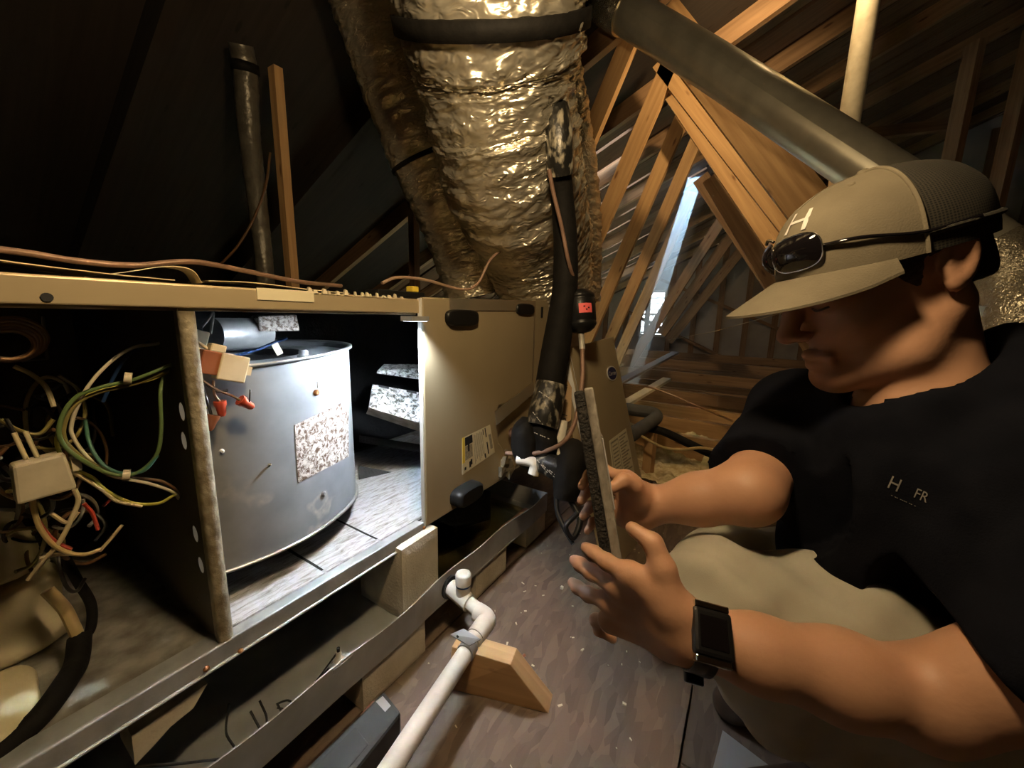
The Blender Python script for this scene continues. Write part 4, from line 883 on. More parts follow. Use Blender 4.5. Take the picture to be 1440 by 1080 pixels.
# ================================================================== FLEXIBLE DUCTS
def duct(name, spec, mat, label, seg=170, dens=70, amp=1.0, seed=0, pre=(), post=()):
    pts = [onD(u, v, D) for u, v, D, w in spec]; rs = [w*D/1082.0 for u, v, D, w in spec]
    pts = [pts[0]+(pts[0]-pts[1])*q for q in pre]+pts+[pts[-1]+np.array(q) for q in post]; rs = [rs[0]]*len(pre)+rs+[rs[-1]]*len(post)
    P, R_ = splr(pts, rs, dens)
    def disp(i, k, L, an):
        sp = .012*math.sin(2*math.pi*L/.042+an)
        ca, sa = math.cos(an), math.sin(an)
        f1 = noise3((ca*1.6+seed, sa*1.6, L*22)); f2 = noise3((ca*4+seed, sa*4+an*0, L*40+3*ca)); f3 = noise3((ca*11, sa*11+seed, L*75))
        f4 = noise3((ca*7+seed, sa*7, L*95+2.0*f1)); f5 = noise3((ca*2.5, sa*2.5+seed, L*58+1.5*f2))
        return amp*(sp+.05*f1+.05*(abs(f2)-.25)+.035*(abs(f3)-.2)-.05*(abs(f5)-.2)-.035*(abs(f4)-.2))
    root = empty(name, pts[-1], label, 'duct', 'flexible foil ducts')
    MB().tube(P, R_, seg, disp=disp).build('foil_jacket', mat, root)
    return root, P, R_
def strap(root, P, R_, target_v, width, m='black_foam', extra=1.04, name='strap'):
    pv = []
    for p in P:
        q = p-CAM; z = q@FW; pv.append(540-FPX*(q@UP)/z)
    i = int(np.argmin([abs(x-target_v) for x in pv])); i = min(max(i, 1), len(P)-2)
    t = P[i+1]-P[i-1]; t /= np.linalg.norm(t)
    a = np.array([0, 0, 1.0]) if abs(t[2]) < .9 else np.array([1.0, 0, 0]); x = np.cross(t, a); x /= np.linalg.norm(x); y = np.cross(t, x); n_ = 48; r = R_[i]*extra
    mb = MB(); vs = []
    for h, q in ((-.5, .0), (-.45, 1), (.45, 1), (.5, .0)):
        for k in range(n_):
            an = 2*math.pi*k/n_; rr = r+q*.004-.004*(1-q)+.004*noise3((math.cos(an)*2, math.sin(an)*2, 1)); vs.append(P[i]+t*h*width+x*math.cos(an)*rr+y*math.sin(an)*rr)
    mb.add(vs, [(j*n_+k, j*n_+(k+1) % n_, (j+1)*n_+(k+1) % n_, (j+1)*n_+k) for j in range(3) for k in range(n_)], 0, None, True)
    return mb.build(name, m, root)
dr, P_, R_ = duct('flex_duct', [(688, -110, .74, 300), (692, 20, .82, 268), (697, 90, .89, 232), (704, 160, .96, 210), (722, 250, 1.09, 195), (748, 330, 1.32, 160), (764, 390, 1.45, 135), (772, 425, 1.51, 128)], 'foil_print', 'largest foil duct with faded red print and a black strap', seed=0, pre=[2.6, 1.2])
strap(dr, P_, R_, 26, .034, extra=1.02)
dr2, P_, R_ = duct('flex_duct', [(500, -70, 1.08, 128), (523, 0, 1.17, 116), (556, 100, 1.25, 108), (600, 215, 1.34, 106), (640, 310, 1.44, 98), (660, 370, 1.50, 92), (668, 412, 1.54, 84)], 'foil', 'slimmer foil duct on the left with a dark joint band', seg=80, seed=5, pre=[.8])
strap(dr2, P_, R_, 222, .014, extra=1.03)
dr3, P_, R_ = duct('flex_duct', [(760, 100, 1.42, 110), (790, 200, 1.52, 88), (803, 290, 1.62, 80), (806, 360, 1.68, 78), (806, 425, 1.72, 74)], 'foil', 'foil duct tucked behind the black insulated line', seg=64, dens=50, seed=9, pre=[1.0])
dr4, P_, R_ = duct('flex_duct', [(338, 62, 1.26, 30), (345, 100, 1.30, 30), (352, 200, 1.36, 27), (364, 300, 1.38, 24), (372, 375, 1.40, 22)], 'dull_hose', 'narrow grey ribbed hose in the dark left of the ducts', seg=28, dens=30, seed=2, amp=.8, post=[(.02, .05, -.3), (.02, .06, -.6)])
strap(dr4, P_, R_, 95, .03)
MB().tube(spline([onD(380, 215, 1.33), onD(374, 260, 1.32), onD(358, 305, 1.31), onD(335, 345, 1.30), onD(310, 372, 1.29)], 8), .0042, 8).build('hanging_cable', WIRE['brown'], label='thin dark cable hanging beside the pine post', cat='cable')

mbp = lump_box((1.215, .03, .30), (1.70, .52, .835), 10, .010, 7)
mbp.uv = [[(mbp.v[j][0], mbp.v[j][2]) for j in f] for f in mbp.f]
mbp.build('duct_plenum', 'foil', label='foil wrapped plenum box at the far end of the unit under the ducts', cat='plenum')

# ================================================================== REFRIGERANT LINES
LS = empty('suction_line', onD(770, 560, 1.05), 'thick black insulated refrigerant line rising past the cover', 'pipe')
P0, R0_ = splr([onD(u, v, D) for u, v, D in [(783, 205, .875), (790, 270, .935), (795, 340, .97), (794, 410, .99), (785, 470, 1.0), (775, 530, 1.0), (768, 580, 1.0), (757, 612, .99)]], [.026, .028, .030, .033, .036, .038, .036, .034], 8)
MB().tube(P0, R0_, 22, disp=lambda i, k, L, a: .03*noise3((L*14, math.cos(a), math.sin(a)))).build('foam_sleeve', 'black_foam', LS)
P0, R0_ = splr([onD(u, v, D) for u, v, D in [(770, 122, .93), (780, 150, .875), (784, 180, .868), (787, 215, .88), (789, 245, .905)]], [.024, .029, .032, .032, .031], 8)
MB().tube(P0, R0_, 22, disp=lambda i, k, L, a: .05*noise3((L*30, math.cos(a)*2, math.sin(a)*2))).build('tape_wrap', 'tape_print', LS)
P0, R0_ = splr([onD(u, v, D) for u, v, D in [(776, 540, .985), (768, 575, .975), (762, 600, .965)]], [.040, .042, .040], 6)
MB().tube(P0, R0_, 22, disp=lambda i, k, L, a: .05*noise3((L*30, math.cos(a)*2, 4+math.sin(a)*2))).build('tape_wrap', 'tape_print', LS)
# black wrapped trap bundle
TB = empty('wrapped_trap', onD(770, 680, .95), 'bulging black wrapped trap between cover and leaning panel', 'pipe')
def lump(pts, rs, name, m, parent, am=.13, seg=26):
    P, R_ = splr(pts, rs, 8); return MB().tube(P, R_, seg, disp=lambda i, k, L, a: am*(noise3((L*24, math.cos(a)*1.6, math.sin(a)*1.6))+.6*abs(noise3((L*70, math.cos(a)*3, math.sin(a)*3)))-.2)).build(name, m, parent)
lump([onD(745, 590, .98), onD(738, 612, .97), onD(742, 640, .97), onD(752, 650, .98)], [.022, .034, .034, .020], 'wrap', 'black_foam', TB)
lump([onD(752, 652, .96), onD(775, 655, .93), onD(795, 668, .91), (onD(800, 690, .90))], [.020, .028, .030, .026], 'wrap', 'tape_print', TB)
lump([onD(798, 625, .93), onD(806, 640, .91), onD(800, 670, .90), onD(796, 700, .90)], [.022, .034, .036, .030], 'wrap', 'black_foam', TB)
lump([onD(760, 600, .97), onD(768, 625, .955), onD(766, 650, .95)], [.028, .030, .022], 'wrap', 'black_foam', TB)
for i, (u, v, a) in enumerate([(763, 655, .9), (772, 662, .8), (782, 668, .7), (757, 588, .9), (762, 612, .4), (768, 556, .6)]):
    o = onD(u, v, .893 if i < 3 else .91); xd = RT*math.cos(a)-UP*math.sin(a); yd = RT*math.sin(a)+UP*math.cos(a)
    text_mb('-- --- -', .016, o, xd, yd).build('tape_lettering', 'white_print', TB)
# hanging strap ends
lump([onD(782, 690, .9), onD(784, 720, .88), onD(795, 745, .86), onD(806, 765, .84)], [.006, .006, .006, .005], 'strap_tail', 'black_rubber', TB, .0, 8)
lump([onD(800, 700, .9), onD(815, 730, .87), onD(806, 757, .84), onD(796, 740, .84), onD(812, 722, .86)], [.007, .008, .006, .006, .006], 'strap_tail', 'black_rubber', TB, .0, 8)
# filter drier
FD = empty('filter_drier', onD(817, 465, 1.0), 'black canister filter drier with a pink red sticker', 'filter')
ax = onD(815, 412, 1.0)-onD(819, 470, 1.0); ax /= np.linalg.norm(ax); c0 = onD(818.5, 466, 1.0)
lathe_mb(c0, ax, [(-.004, .010), (-.002, .022), (.006, .032), (.016, .0385), (.022, .0385), (.024, .0365), (.027, .0385), (.080, .0385), (.083, .0365), (.086, .0385), (.092, .0385), (.102, .030), (.107, .020), (.108, .010)], 30).build('canister', 'black_rubber', FD)
cc = c0+ax*.052; vd = CAM-cc; vd -= ax*(vd@ax); vd /= np.linalg.norm(vd); sd = np.cross(ax, vd)
mb = MB(); vs = []
for h in (-.010, .014):
    for k in range(7):
        an = -.1+.9*k/6; q = cc+ax*h+(vd*math.cos(an)+(sd if sd@RT > 0 else -sd)*math.sin(an))*.0390; vs.append(q)
mb.add(vs, [(k, k+1, 7+k+1, 7+k) for k in range(6)]+[]); stx = mb.build('sticker', 'red', FD)
for h, a0 in ((.006, .25), (-.002, .4), (.002, .55)):
    q = cc+ax*h+(vd*math.cos(a0)+(sd if sd@RT > 0 else -sd)*math.sin(a0))*.0394; MB().box(q-.0015, q+.0015).build('ink_mark', 'black_print', stx)
LQ = empty('liquid_line', onD(800, 590, .95), 'bare copper liquid line passing through the black canister', 'pipe')
MB().tube(spline([onD(772, 238, .865), onD(778, 270, .885), onD(790, 320, .915), onD(800, 370, .94), onD(811, 404, .99), onD(815, 414, 1.0)], 8), .0048, 10).build('upper_tube', 'copper', LQ)
MB().tube(spline([onD(818, 468, 1.0), onD(819, 490, .98), onD(819, 530, .95), onD(814, 570, .92), onD(806, 600, .91), onD(792, 622, .91), onD(765, 635, .93), onD(735, 638, .96), onD(712, 637, .99)], 8), .0055, 12).build('lower_tube', 'copper', LQ)
MB().tube([onD(817, 466, 1.0), onD(819, 492, .98)], .0078, 12).build('flare_nut', 'galv_dirty', LQ)
# white PVC elbow, short white pipe
PE = empty('pvc_elbow', onD(745, 655, .95), 'small white PVC elbow poking from the coil cover', 'pipe elbow')
MB().tube(spline([onD(728, 646, .955), onD(742, 648, .945), onD(750, 651, .94), onD(752, 658, .94), onD(750, 667, .94)], 6), .0135, 18).build('elbow_body', 'pvc', PE)
MB().tube([onD(750, 666, .94), onD(757, 666, .94)], .008, 12).build('yellow_stub', 'yellow', PE)
MB().tube([onD(791, 592, .99), onD(784, 640, .97)], .014, 16).build('white_pipe', 'pvc', label='short upright white pipe behind the bent copper line', cat='pipe')
# kraft card with lettering
CB = empty('kraft_card', onD(786, 590, 1.03), 'torn brown kraft card with printed letters behind the copper line', 'card')
q = [onD(789, 518, 1.06), onD(804, 545, 1.05), onD(803, 590, 1.03), onD(775, 612, 1.03), onD(774, 605, 1.035), onD(786, 560, 1.05)]
MB().slab(q, -FW, .002).build('card', 'card', CB)
xd = UP*.9+RT*.25
text_mb('INST', .022, onD(792, 592, 1.022), xd, -RT, 0).build('lettering', 'black_print', CB)
text_mb('CH', .022, onD(793, 548, 1.045), xd, -RT, 0).build('lettering', 'black_print', CB)

# ================================================================== LEANING PANEL
PB0 = onZ(866, 800, 0.0); PB1 = onZ(916, 742, 0.0)
PT0 = onD(799, 490, 1.04); _n = np.cross(PB1-PB0, PT0-PB0); PT1 = CAM+ray(862, 474)*(((PB0-CAM)@_n)/(ray(862, 474)@_n))
LP = empty('removed_cover', PB0, 'beige removed cover panel with an oval badge leaning upright', 'panel')
nrm = np.cross(PB1-PB0, PT0-PB0); nrm /= np.linalg.norm(nrm)
if nrm@(CAM-PB0) < 0: nrm = -nrm
MB().slab([PB0, PB1, PT1, PT0], -nrm, .012).build('sheet', 'beige', LP)
ex = (PB1-PB0)/np.linalg.norm(PB1-PB0); ey = (PT0-PB0)/np.linalg.norm(PT0-PB0)
f0 = PB0-ex*.002; f1 = PT0-ex*.002
MB().slab([f0, f1, f1-nrm*.035-ex*.018, f0-nrm*.035-ex*.018], ex, .003).build('left_flange', 'beige', LP)
MB().slab([f1-nrm*.001+ex*.006, f1-nrm*.012-ex*.016+ey*.004, f0-nrm*.012-ex*.016, f0-nrm*.001+ex*.006], nrm, .0015).build('flange_edge', 'white_edge', LP)
def pl_at(u, v, lift=.0008):
    d = ray(u, v); t = ((PB0-CAM)@nrm)/(d@nrm); return CAM+d*t+nrm*lift
bc = pl_at(860, 525)
def disc(c, rx, ry, lift, name, m, parent):
    mb = MB(); n_ = 28; top = [c+nrm*lift+ex*rx*math.cos(2*math.pi*k/n_)+ey*ry*math.sin(2*math.pi*k/n_) for k in range(n_)]; bot = [p-nrm*lift for p in top]
    mb.add(top+bot, [tuple(range(n_))]+[(k, (k+1) % n_, (k+1) % n_+n_, k+n_) for k in range(n_)]); return mb.build(name, m, parent)
sc_b = np.linalg.norm(pl_at(860, 515)-pl_at(860, 535))/2
sx_b = np.linalg.norm(pl_at(854, 527)-pl_at(866, 524))/2
bd = disc(bc, sx_b*1.12, sc_b*1.08, .0015, 'badge', 'white_print', LP)
disc(bc, sx_b*.98, sc_b*.92, .0024, 'badge_field', 'blue_badge', bd)
text_mb('Carrier', sc_b*.80, bc+nrm*.0029, ex, ey).build('badge_lettering', 'white_print', bd)
l4 = [pl_at(856, 620), pl_at(880, 602), pl_at(892, 664), pl_at(864, 684)]
def l4q(s_, t): return (l4[0]*(1-s_)+l4[1]*s_)*(1-t)+(l4[3]*(1-s_)+l4[2]*s_)*t
mb = MB()
mb.slab([l4q(0, 0), l4q(1, 0), l4q(1, 1), l4q(0, 1)], nrm, .0004)
for k in range(14): mb.slab([l4q(.52, .06+k*.064), l4q(.95-.1*(k % 3), .06+k*.064), l4q(.95-.1*(k % 3), .09+k*.064), l4q(.52, .09+k*.064)], nrm, .0007, 1)
for a, b_ in ((.06, .10), (.90, .93)): mb.slab([l4q(.06, a), l4q(.46, a), l4q(.46, b_), l4q(.06, b_)], nrm, .0007, 1)
for a, b_ in ((.06, .08), (.44, .46)): mb.slab([l4q(a, .06), l4q(b_, .06), l4q(b_, .93), l4q(a, .93)], nrm, .0007, 1)
for k in range(9): mb.slab([l4q(.13, .16+k*.08), l4q(.40, .16+k*.08), l4q(.40, .19+k*.08), l4q(.13, .19+k*.08)], nrm, .0007, 1)
mb.build('wiring_label', ['label', 'grey_ink'], LP)
l4 = [pl_at(858, 728), pl_at(862, 726), pl_at(865, 752), pl_at(861, 756)]
MB().slab(l4, nrm, .0005).build('small_label', 'label', LP)

# ================================================================== METAL VENT PIPES
VP = empty('vent_pipe', onD(1150, 185, 1.2), 'shiny galvanized vent pipe slanting down behind the cap', 'pipe')
pp = [onD(846, -4, 1.62), onD(1000, 92, 1.42), onD(1160, 197, 1.24), onD(1300, 290, 1.10), onD(1415, 372, 1.0)]
P_, R_ = splr(pp, [.074]*5, 8); MB().tube(P_, R_, 32).build('straight_pipe', 'vent_metal', VP)
P_, R_ = splr([onD(880, 20, 1.57), onD(852, 2, 1.61), onD(838, -25, 1.64), onD(832, -60, 1.66)], [.077]*4, 6); MB().tube(P_, R_, 28, disp=lambda i, k, L, a: .035*noise3((L*30, math.cos(a)*2, math.sin(a)*2))).build('taped_elbow', 'tape', VP)
t_ = pp[1]-pp[0]; lathe_mb(onD(862, 8, 1.60), t_, [(0, .079), (.008, .079)], 30).build('clamp_band', 'black_rubber', VP)
P_, R_ = splr([onD(1385, 352, 1.02), onD(1420, 378, .99), onD(1436, 404, .97), onD(1440, 450, .95), onD(1440, 450, .95)+np.array([0, 0, -.25]), onD(1440, 450, .95)+np.array([0, 0, -.62])], [.078, .078, .077, .076, .076, .076], 6); MB().tube(P_, R_, 28, disp=lambda i, k, L, a: .04*noise3((L*34, math.cos(a)*2, math.sin(a)*2))).build('foil_taped_bend', 'tape', VP)
lathe_mb(onD(1434, 425, .965), (0.1, -.1, -1), [(0, .081), (.03, .082), (.034, .079)], 28).build('collar', 'steel', VP)
A = onD(1212, 60, 1.42); z0 = onD(1186, 195, 1.42)[2]
MB().tube([(A[0], A[1], z0-.25), (A[0], A[1], 2.7)], .0345, 24).build('plastic_vent_stack', 'pvc_vent', label='upright weathered white plastic vent stack at upper right', cat='pipe')

# ================================================================== BEYOND THE BOARD FLOOR
GP = empty('grey_pipe', onD(905, 585, 1.75), 'dark grey foam sleeved pipe bent on a wooden stub', 'pipe')
MB().tube(spline([onD(868, 573, 1.9), onD(895, 577, 1.88), onD(918, 581, 1.84), onD(922, 588, 1.80), onD(905, 600, 1.72), (onD(880, 617, 1.62))], 7), .030, 16).build('foam_sleeve', 'grey_pipe', GP)
A = onD(915, 600, 1.82); MB().beam((A[0]+.03, A[1], -.15), (A[0]+.03, A[1], A[2]-.005), .09, .04, (0, 1, 0)).build('wood_stub', 'wood_lit', label='short pine stub carrying the grey pipe', cat='post')
MB().tube(spline([onD(870, 610, 1.75), onD(900, 602, 1.8), onD(930, 606, 1.78), onD(965, 622, 1.72), onD(1000, 638, 1.66), onD(1040, 650, 1.62)], 7), .019, 12).build('black_hose', 'black_foam', label='black hose snaking over the loose insulation', cat='hose')
MB().tube(spline([onD(893, 608, 1.68), onD(930, 628, 1.60), onD(960, 632, 1.6), onD(990, 630, 1.6), onD(1030, 640, 1.6)], 7), .006, 8).build('tan_cable', WIRE['tan'], label='tan cable lying on the insulation under the forearm', cat='cable')
MB().tube(spline([onD(876, 540, 2.3), onD(915, 545, 2.3), onD(950, 558, 2.25), onD(985, 573, 2.2), onD(1030, 592, 2.2)], 7), .006, 8).build('yellow_cable', WIRE['orange'], label='amber cable draped across the far joists', cat='cable')
MB().tube([onD(940, 478, 4.0), onD(1005, 466, 2.5), onD(1100, 440, 2.0)], .0015, 6).build('taut_string', WIRE['tan'], label='thin taut string stretching behind the cap brim', cat='string')
MB().beam(onD(866, 540, 2.9), onD(950, 496, 3.7), .07, .02, (0, 0, 1)).build('pale_lath', 'white_sheet', label='long pale lath lying across the far joists', cat='board')
MB().beam(onD(872, 572, 2.3), onD(938, 533, 2.9), .06, .02, (0, 0, 1)).build('pale_lath', 'paper', label='second duller lath nearer the grey pipe', cat='board')
A = np.array([1.78, -.78, .02]); MB().box(A, A+np.array([.30, .30, .13])).build('insulation_batt', 'batt', label='square edge of pale batt past the board floor', cat='insulation', bevel=.012)
q = [onZ(1016, 1028, .004), onZ(1100, 1092, .004), onZ(1100, 1160, .004), onZ(985, 1150, .004)]
MB().slab(q, (0, 0, 1), .002).build('pale_sheet', 'white_sheet', label='pale grey sheet on the floor below the kneeling leg', cat='sheet')
# scattered debris
mb = MB()
for i in range(70):
    x, y = RNG.uniform(.45, 1.5), RNG.uniform(-.58, -.07); s_ = RNG.uniform(.0008, .0022)*(1.6 if RNG.random() < .1 else 1); h = [RNG.uniform(.5, 1.6)*s_ for _ in range(3)]
    a = RNG.uniform(0, 3); ca, sa = math.cos(a), math.sin(a)
    q = [(x+ca*dx_*h[0]*2-sa*dy_*h[1], y+sa*dx_*h[0]*2+ca*dy_*h[1], .0003) for dx_, dy_ in ((-1, -.7), (1, -1), (.8, 1), (-1, .8))]
    mb.slab(q, (0, 0, 1), h[2])
mb.build('floor_debris', 'paper', label='scattered pale crumbs on the strand board floor', cat='debris', kind='stuff')
for u, v, s_, lab in [(790, 828, .004, 'white pebble of foam on the floor before the gripping hand'), ]:
    lump_box(onZ(u, v, 0)-np.array([s_, s_, 0]), onZ(u, v, 0)+np.array([s_, s_, 2*s_]), 4, .001, 2).build('foam_crumb', 'foam_board', label=lab, cat='debris')
MB().tube([onZ(733, 925, .004), onZ(738, 921, .004)], .0035, 8).build('wood_knot', 'brown_plastic', label='small dark knot chip right of the pine block', cat='debris')

# ================================================================== PERSON (fields are laid out along right / up / depth axes, then moved to the room)
def C3(u, v, D): return np.array([(u-720)/FPX*D, (540-v)/FPX*D, D])
def W3_(p): p = np.asarray(p, float); return CAM+p[..., 0:1]*RT+p[..., 1:2]*UP+p[..., 2:3]*FW
class Field:
    def __init__(s, lo, hi, vox):
        s.lo = np.array(lo, float); s.vox = vox; s.n = np.ceil((np.array(hi)-s.lo)/vox).astype(int)+1
        s.D = np.full(s.n, 1.0, np.float32)
    def sub(s, lo, hi):
        a = np.clip(np.floor((np.array(lo)-s.lo)/s.vox).astype(int), 0, s.n); b = np.clip(np.ceil((np.array(hi)-s.lo)/s.vox).astype(int)+1, 0, s.n)
        sl = tuple(slice(x, y) for x, y in zip(a, b))
        ax = [(s.lo[i]+s.vox*np.arange(a[i], b[i])).astype(np.float32) for i in range(3)]
        return sl, np.meshgrid(*ax, indexing='ij')
def smin(a, b, k):
    h = np.maximum(k-np.abs(a-b), 0)/k; return np.minimum(a, b)-h*h*k*.25
def smax(a, b, k): return -smin(-a, -b, k)
def f_cone(G, a, b, ra, rb):
    a = np.asarray(a, float); b = np.asarray(b, float); d = b-a; L2 = max(d@d, 1e-12)
    x, y, z = G[0]-a[0], G[1]-a[1], G[2]-a[2]
    t = np.clip((x*d[0]+y*d[1]+z*d[2])/L2, 0, 1)
    return np.sqrt((x-t*d[0])**2+(y-t*d[1])**2+(z-t*d[2])**2)-(ra+(rb-ra)*t)
def f_ell(G, c, ax, r):      # ax: three unit axes
    x, y, z = G[0]-c[0], G[1]-c[1], G[2]-c[2]
    q = [(x*a[0]+y*a[1]+z*a[2]) for a in ax]
    k0 = np.sqrt(sum((q[i]/r[i])**2 for i in range(3))); k1 = np.sqrt(sum((q[i]/r[i]**2)**2 for i in range(3)))
    return k0*(k0-1)/np.maximum(k1, 1e-6)
def chain(F, pts, rs, k, k2=None, sub=False):
    pts = [np.asarray(p, float) for p in pts]; P = np.array(pts); m = max(rs)+max(k, k2 or 0)+.012
    sl, G = F.sub(P.min(0)-m, P.max(0)+m); d = None
    for i in range(len(pts)-1):
        e = f_cone(G, pts[i], pts[i+1], rs[i], rs[i+1]); d = e if d is None else smin(d, e, k2 or k)
    F.D[sl] = smax(F.D[sl], -d, k) if sub else smin(F.D[sl], d, k)
def ellip(F, c, ax, r, k, sub=False):
    m = max(r)+k+.01; sl, G = F.sub(np.array(c)-m, np.array(c)+m); d = f_ell(G, c, ax, r)
    F.D[sl] = smax(F.D[sl], -d, k) if sub else smin(F.D[sl], d, k)
def surfnet(D, lo, vox):
    s = D < 0; n = D.shape
    cnt = np.zeros((n[0]-1, n[1]-1, n[2]-1), np.int8)
    offs = [(i, j, k) for i in (0, 1) for j in (0, 1) for k in (0, 1)]
    for o in offs: cnt += s[o[0]:n[0]-1+o[0], o[1]:n[1]-1+o[1], o[2]:n[2]-1+o[2]]
    act = (cnt > 0) & (cnt < 8); idx = np.argwhere(act); ids = np.full(act.shape, -1, np.int64); ids[act] = np.arange(len(idx))
    V = np.zeros((len(idx), 3)); N = np.zeros(len(idx)); val = {o: D[idx[:, 0]+o[0], idx[:, 1]+o[1], idx[:, 2]+o[2]].astype(float) for o in offs}
    for o in offs:
        for ax in range(3):
            if o[ax]: continue
            p = list(o); p[ax] = 1; p = tuple(p); a, b = val[o], val[p]; m = (a < 0) != (b < 0)
            t = np.where(m, a/np.where(m, a-b, 1), 0)
            for q in range(3): V[:, q] += np.where(m, o[q]+(t if q == ax else 0), 0)
            N += m
    V = (V/N[:, None]+idx)*vox+lo; Fs = []
    for ax in range(3):
        a1, a2 = (ax+1) % 3, (ax+2) % 3
        A = np.take(s, np.arange(n[ax]-1), ax); B = np.take(s, np.arange(1, n[ax]), ax); e = np.argwhere(A != B)
        e = e[(e[:, a1] > 0) & (e[:, a2] > 0) & (e[:, a1] < n[a1]-1) & (e[:, a2] < n[a2]-1)]
        if not len(e): continue
        ins = A[e[:, 0], e[:, 1], e[:, 2]]
        def cid(d1, d2): q = e.copy(); q[:, a1] += d1; q[:, a2] += d2; return ids[q[:, 0], q[:, 1], q[:, 2]]
        q = np.stack([cid(-1, -1), cid(0, -1), cid(0, 0), cid(-1, 0)], 1); q[~ins] = q[~ins][:, ::-1]; Fs.append(q)
    return V, np.concatenate(Fs)
def field_obj(F, name, mat, parent, smooth_it=2, kind=None):
    V, Q = surfnet(F.D, F.lo, F.vox)
    # light Laplacian smoothing
    for _ in range(smooth_it):
        S = np.zeros_like(V); n_ = np.zeros(len(V))
        for a, b in ((0, 1), (1, 2), (2, 3), (3, 0)):
            np.add.at(S, Q[:, a], V[Q[:, b]]); np.add.at(n_, Q[:, a], 1); np.add.at(S, Q[:, b], V[Q[:, a]]); np.add.at(n_, Q[:, b], 1)
        V = V*.5+.5*S/np.maximum(n_, 1)[:, None]
    Wd = W3_(V); c = (Wd.min(0)+Wd.max(0))/2
    me = bpy.data.meshes.new(name); me.vertices.add(len(V)); me.vertices.foreach_set('co', (Wd-c).ravel())
    Q = Q[:, ::-1]
    me.loops.add(Q.size); me.loops.foreach_set('vertex_index', Q.ravel()); me.polygons.add(len(Q)); me.polygons.foreach_set('loop_start', np.arange(0, Q.size, 4)); me.polygons.foreach_set('loop_total', np.full(len(Q), 4))
    me.materials.append(MT[mat]); me.update(calc_edges=True); me.polygons.foreach_set('use_smooth', np.ones(len(Q), bool)); me.validate()
    o = bpy.data.objects.new(name, me); COL.objects.link(o); o.parent = parent; o.location = Vector(c-ORG[parent]); ORG[o] = c; return o

PER = empty('person', W3_(C3(1300, 1040, .58)), 'person in navy polo shirt khaki trousers and tan cap crouching at right', 'person')
# ---- joints
HC = C3(1233, 392, .50)
rSh, rEl, rWr = C3(1120, 585, .73), C3(1052, 692, .56), C3(908, 712, .64)
lSh, lEl, lWr = np.array([.555, -.185, .30]), C3(1300, 982, .405), C3(972, 892, .435)
nkB = np.array([.535, -.030, .50]); chest = np.array([.565, -.17, .53]); belly = np.array([.575, -.31, .57]); pelv = np.array([.62, -.41, .58])
kneeL, kneeR = C3(1010, 842, .56), C3(1020, 805, .70); ankL, ankR = np.array([.56, -.575, .59]), np.array([.60, -.565, .74])
# ---- head axes
pit, rol = math.radians(19), math.radians(10)
hf = np.array([-.988*math.cos(pit), -math.sin(pit), .156*math.cos(pit)]); t0 = np.array([0, 1, 0])-hf*hf[1]; t0 /= np.linalg.norm(t0)
s0 = np.cross(hf, t0); ht = t0*math.cos(rol)+s0*math.sin(rol); hs_ = s0*math.cos(rol)-t0*math.sin(rol)
HA = np.array([hf, hs_, ht])
def HL(x, y, z): return HC+hf*x+hs_*y+ht*z
F = Field((.015, -.66, .24), (.86, .17, .86), .0036)
# torso core, kept under the clothes
chain(F, [nkB, chest, belly, pelv], [.055, .085, .085, .085], .05)
chain(F, [nkB+np.array([0, -.03, 0]), (rSh+nkB)/2+np.array([0, -.02, 0]), rSh], [.05, .05, .05], .04); chain(F, [nkB+np.array([0, -.03, 0]), lSh], [.05, .05], .04)
# arms
chain(F, [rSh, rEl], [.052, .044], .02); chain(F, [rEl, rEl*.55+rWr*.45, rWr], [.043, .037, .0265], .02)
chain(F, [lSh, lEl], [.055, .044], .02); chain(F, [lEl, lEl*.66+lWr*.34, lEl*.3+lWr*.7, lWr], [.042, .043, .036, .029], .02)
# legs inside the trousers down to the ankles
for kn, an, hp in ((kneeL, ankL, pelv+np.array([-.02, 0, -.07])), (kneeR, ankR, pelv+np.array([0, 0, .07]))):
    chain(F, [pelv, hp, kn], [.08, .075, .05], .04); chain(F, [kn, an], [.05, .034], .03)
# neck and head
chain(F, [HL(-.035, 0, -.05), nkB], [.052, .060], .03)
ellip(F, HL(-.008, 0, .035), HA, (.098, .076, .092), .02)
ellip(F, HL(.034, 0, -.032), HA, (.060, .060, .078), .03)
for sg in (1, -1):
    chain(F, [HL(-.028, .052*sg, -.045), HL(.02, .046*sg, -.088), HL(.072, .012*sg, -.108)], [.022, .020, .018], .025)
    ellip(F, HL(.060, .036*sg, -.034), HA, (.026, .024, .024), .02)
ellip(F, HL(.080, 0, -.106), HA, (.022, .026, .019), .018)
chain(F, [HL(.086, -.038, .020), HL(.097, 0, .022), HL(.086, .038, .020)], [.012, .013, .012], .014)
for sg in (1, -1): ellip(F, HL(.103, .031*sg, -.002), HA, (.016, .017, .012), .008, True)
for sg in (1, -1): ellip(F, HL(.081, .031*sg, -.003), HA, (.0145, .0145, .013), .004)
chain(F, [HL(.092, 0, .016), HL(.108, 0, -.012), HL(.121, 0, -.034)], [.0095, .0105, .0125], .010)
for sg in (1, -1): ellip(F, HL(.108, .0125*sg, -.040), HA, (.012, .008, .0075), .006)
chain(F, [HL(.090, -.022, -.073), HL(.101, 0, -.069), HL(.090, .022, -.073)], [.0055, .0065, .0055], .008)
chain(F, [HL(.089, -.018, -.084), HL(.099, 0, -.083), HL(.089, .018, -.084)], [.0055, .007, .0055], .008)
chain(F, [HL(.096, -.022, -.0775), HL(.107, 0, -.0765), HL(.096, .022, -.0775)], [.0016, .0016, .0016], .002, sub=True)
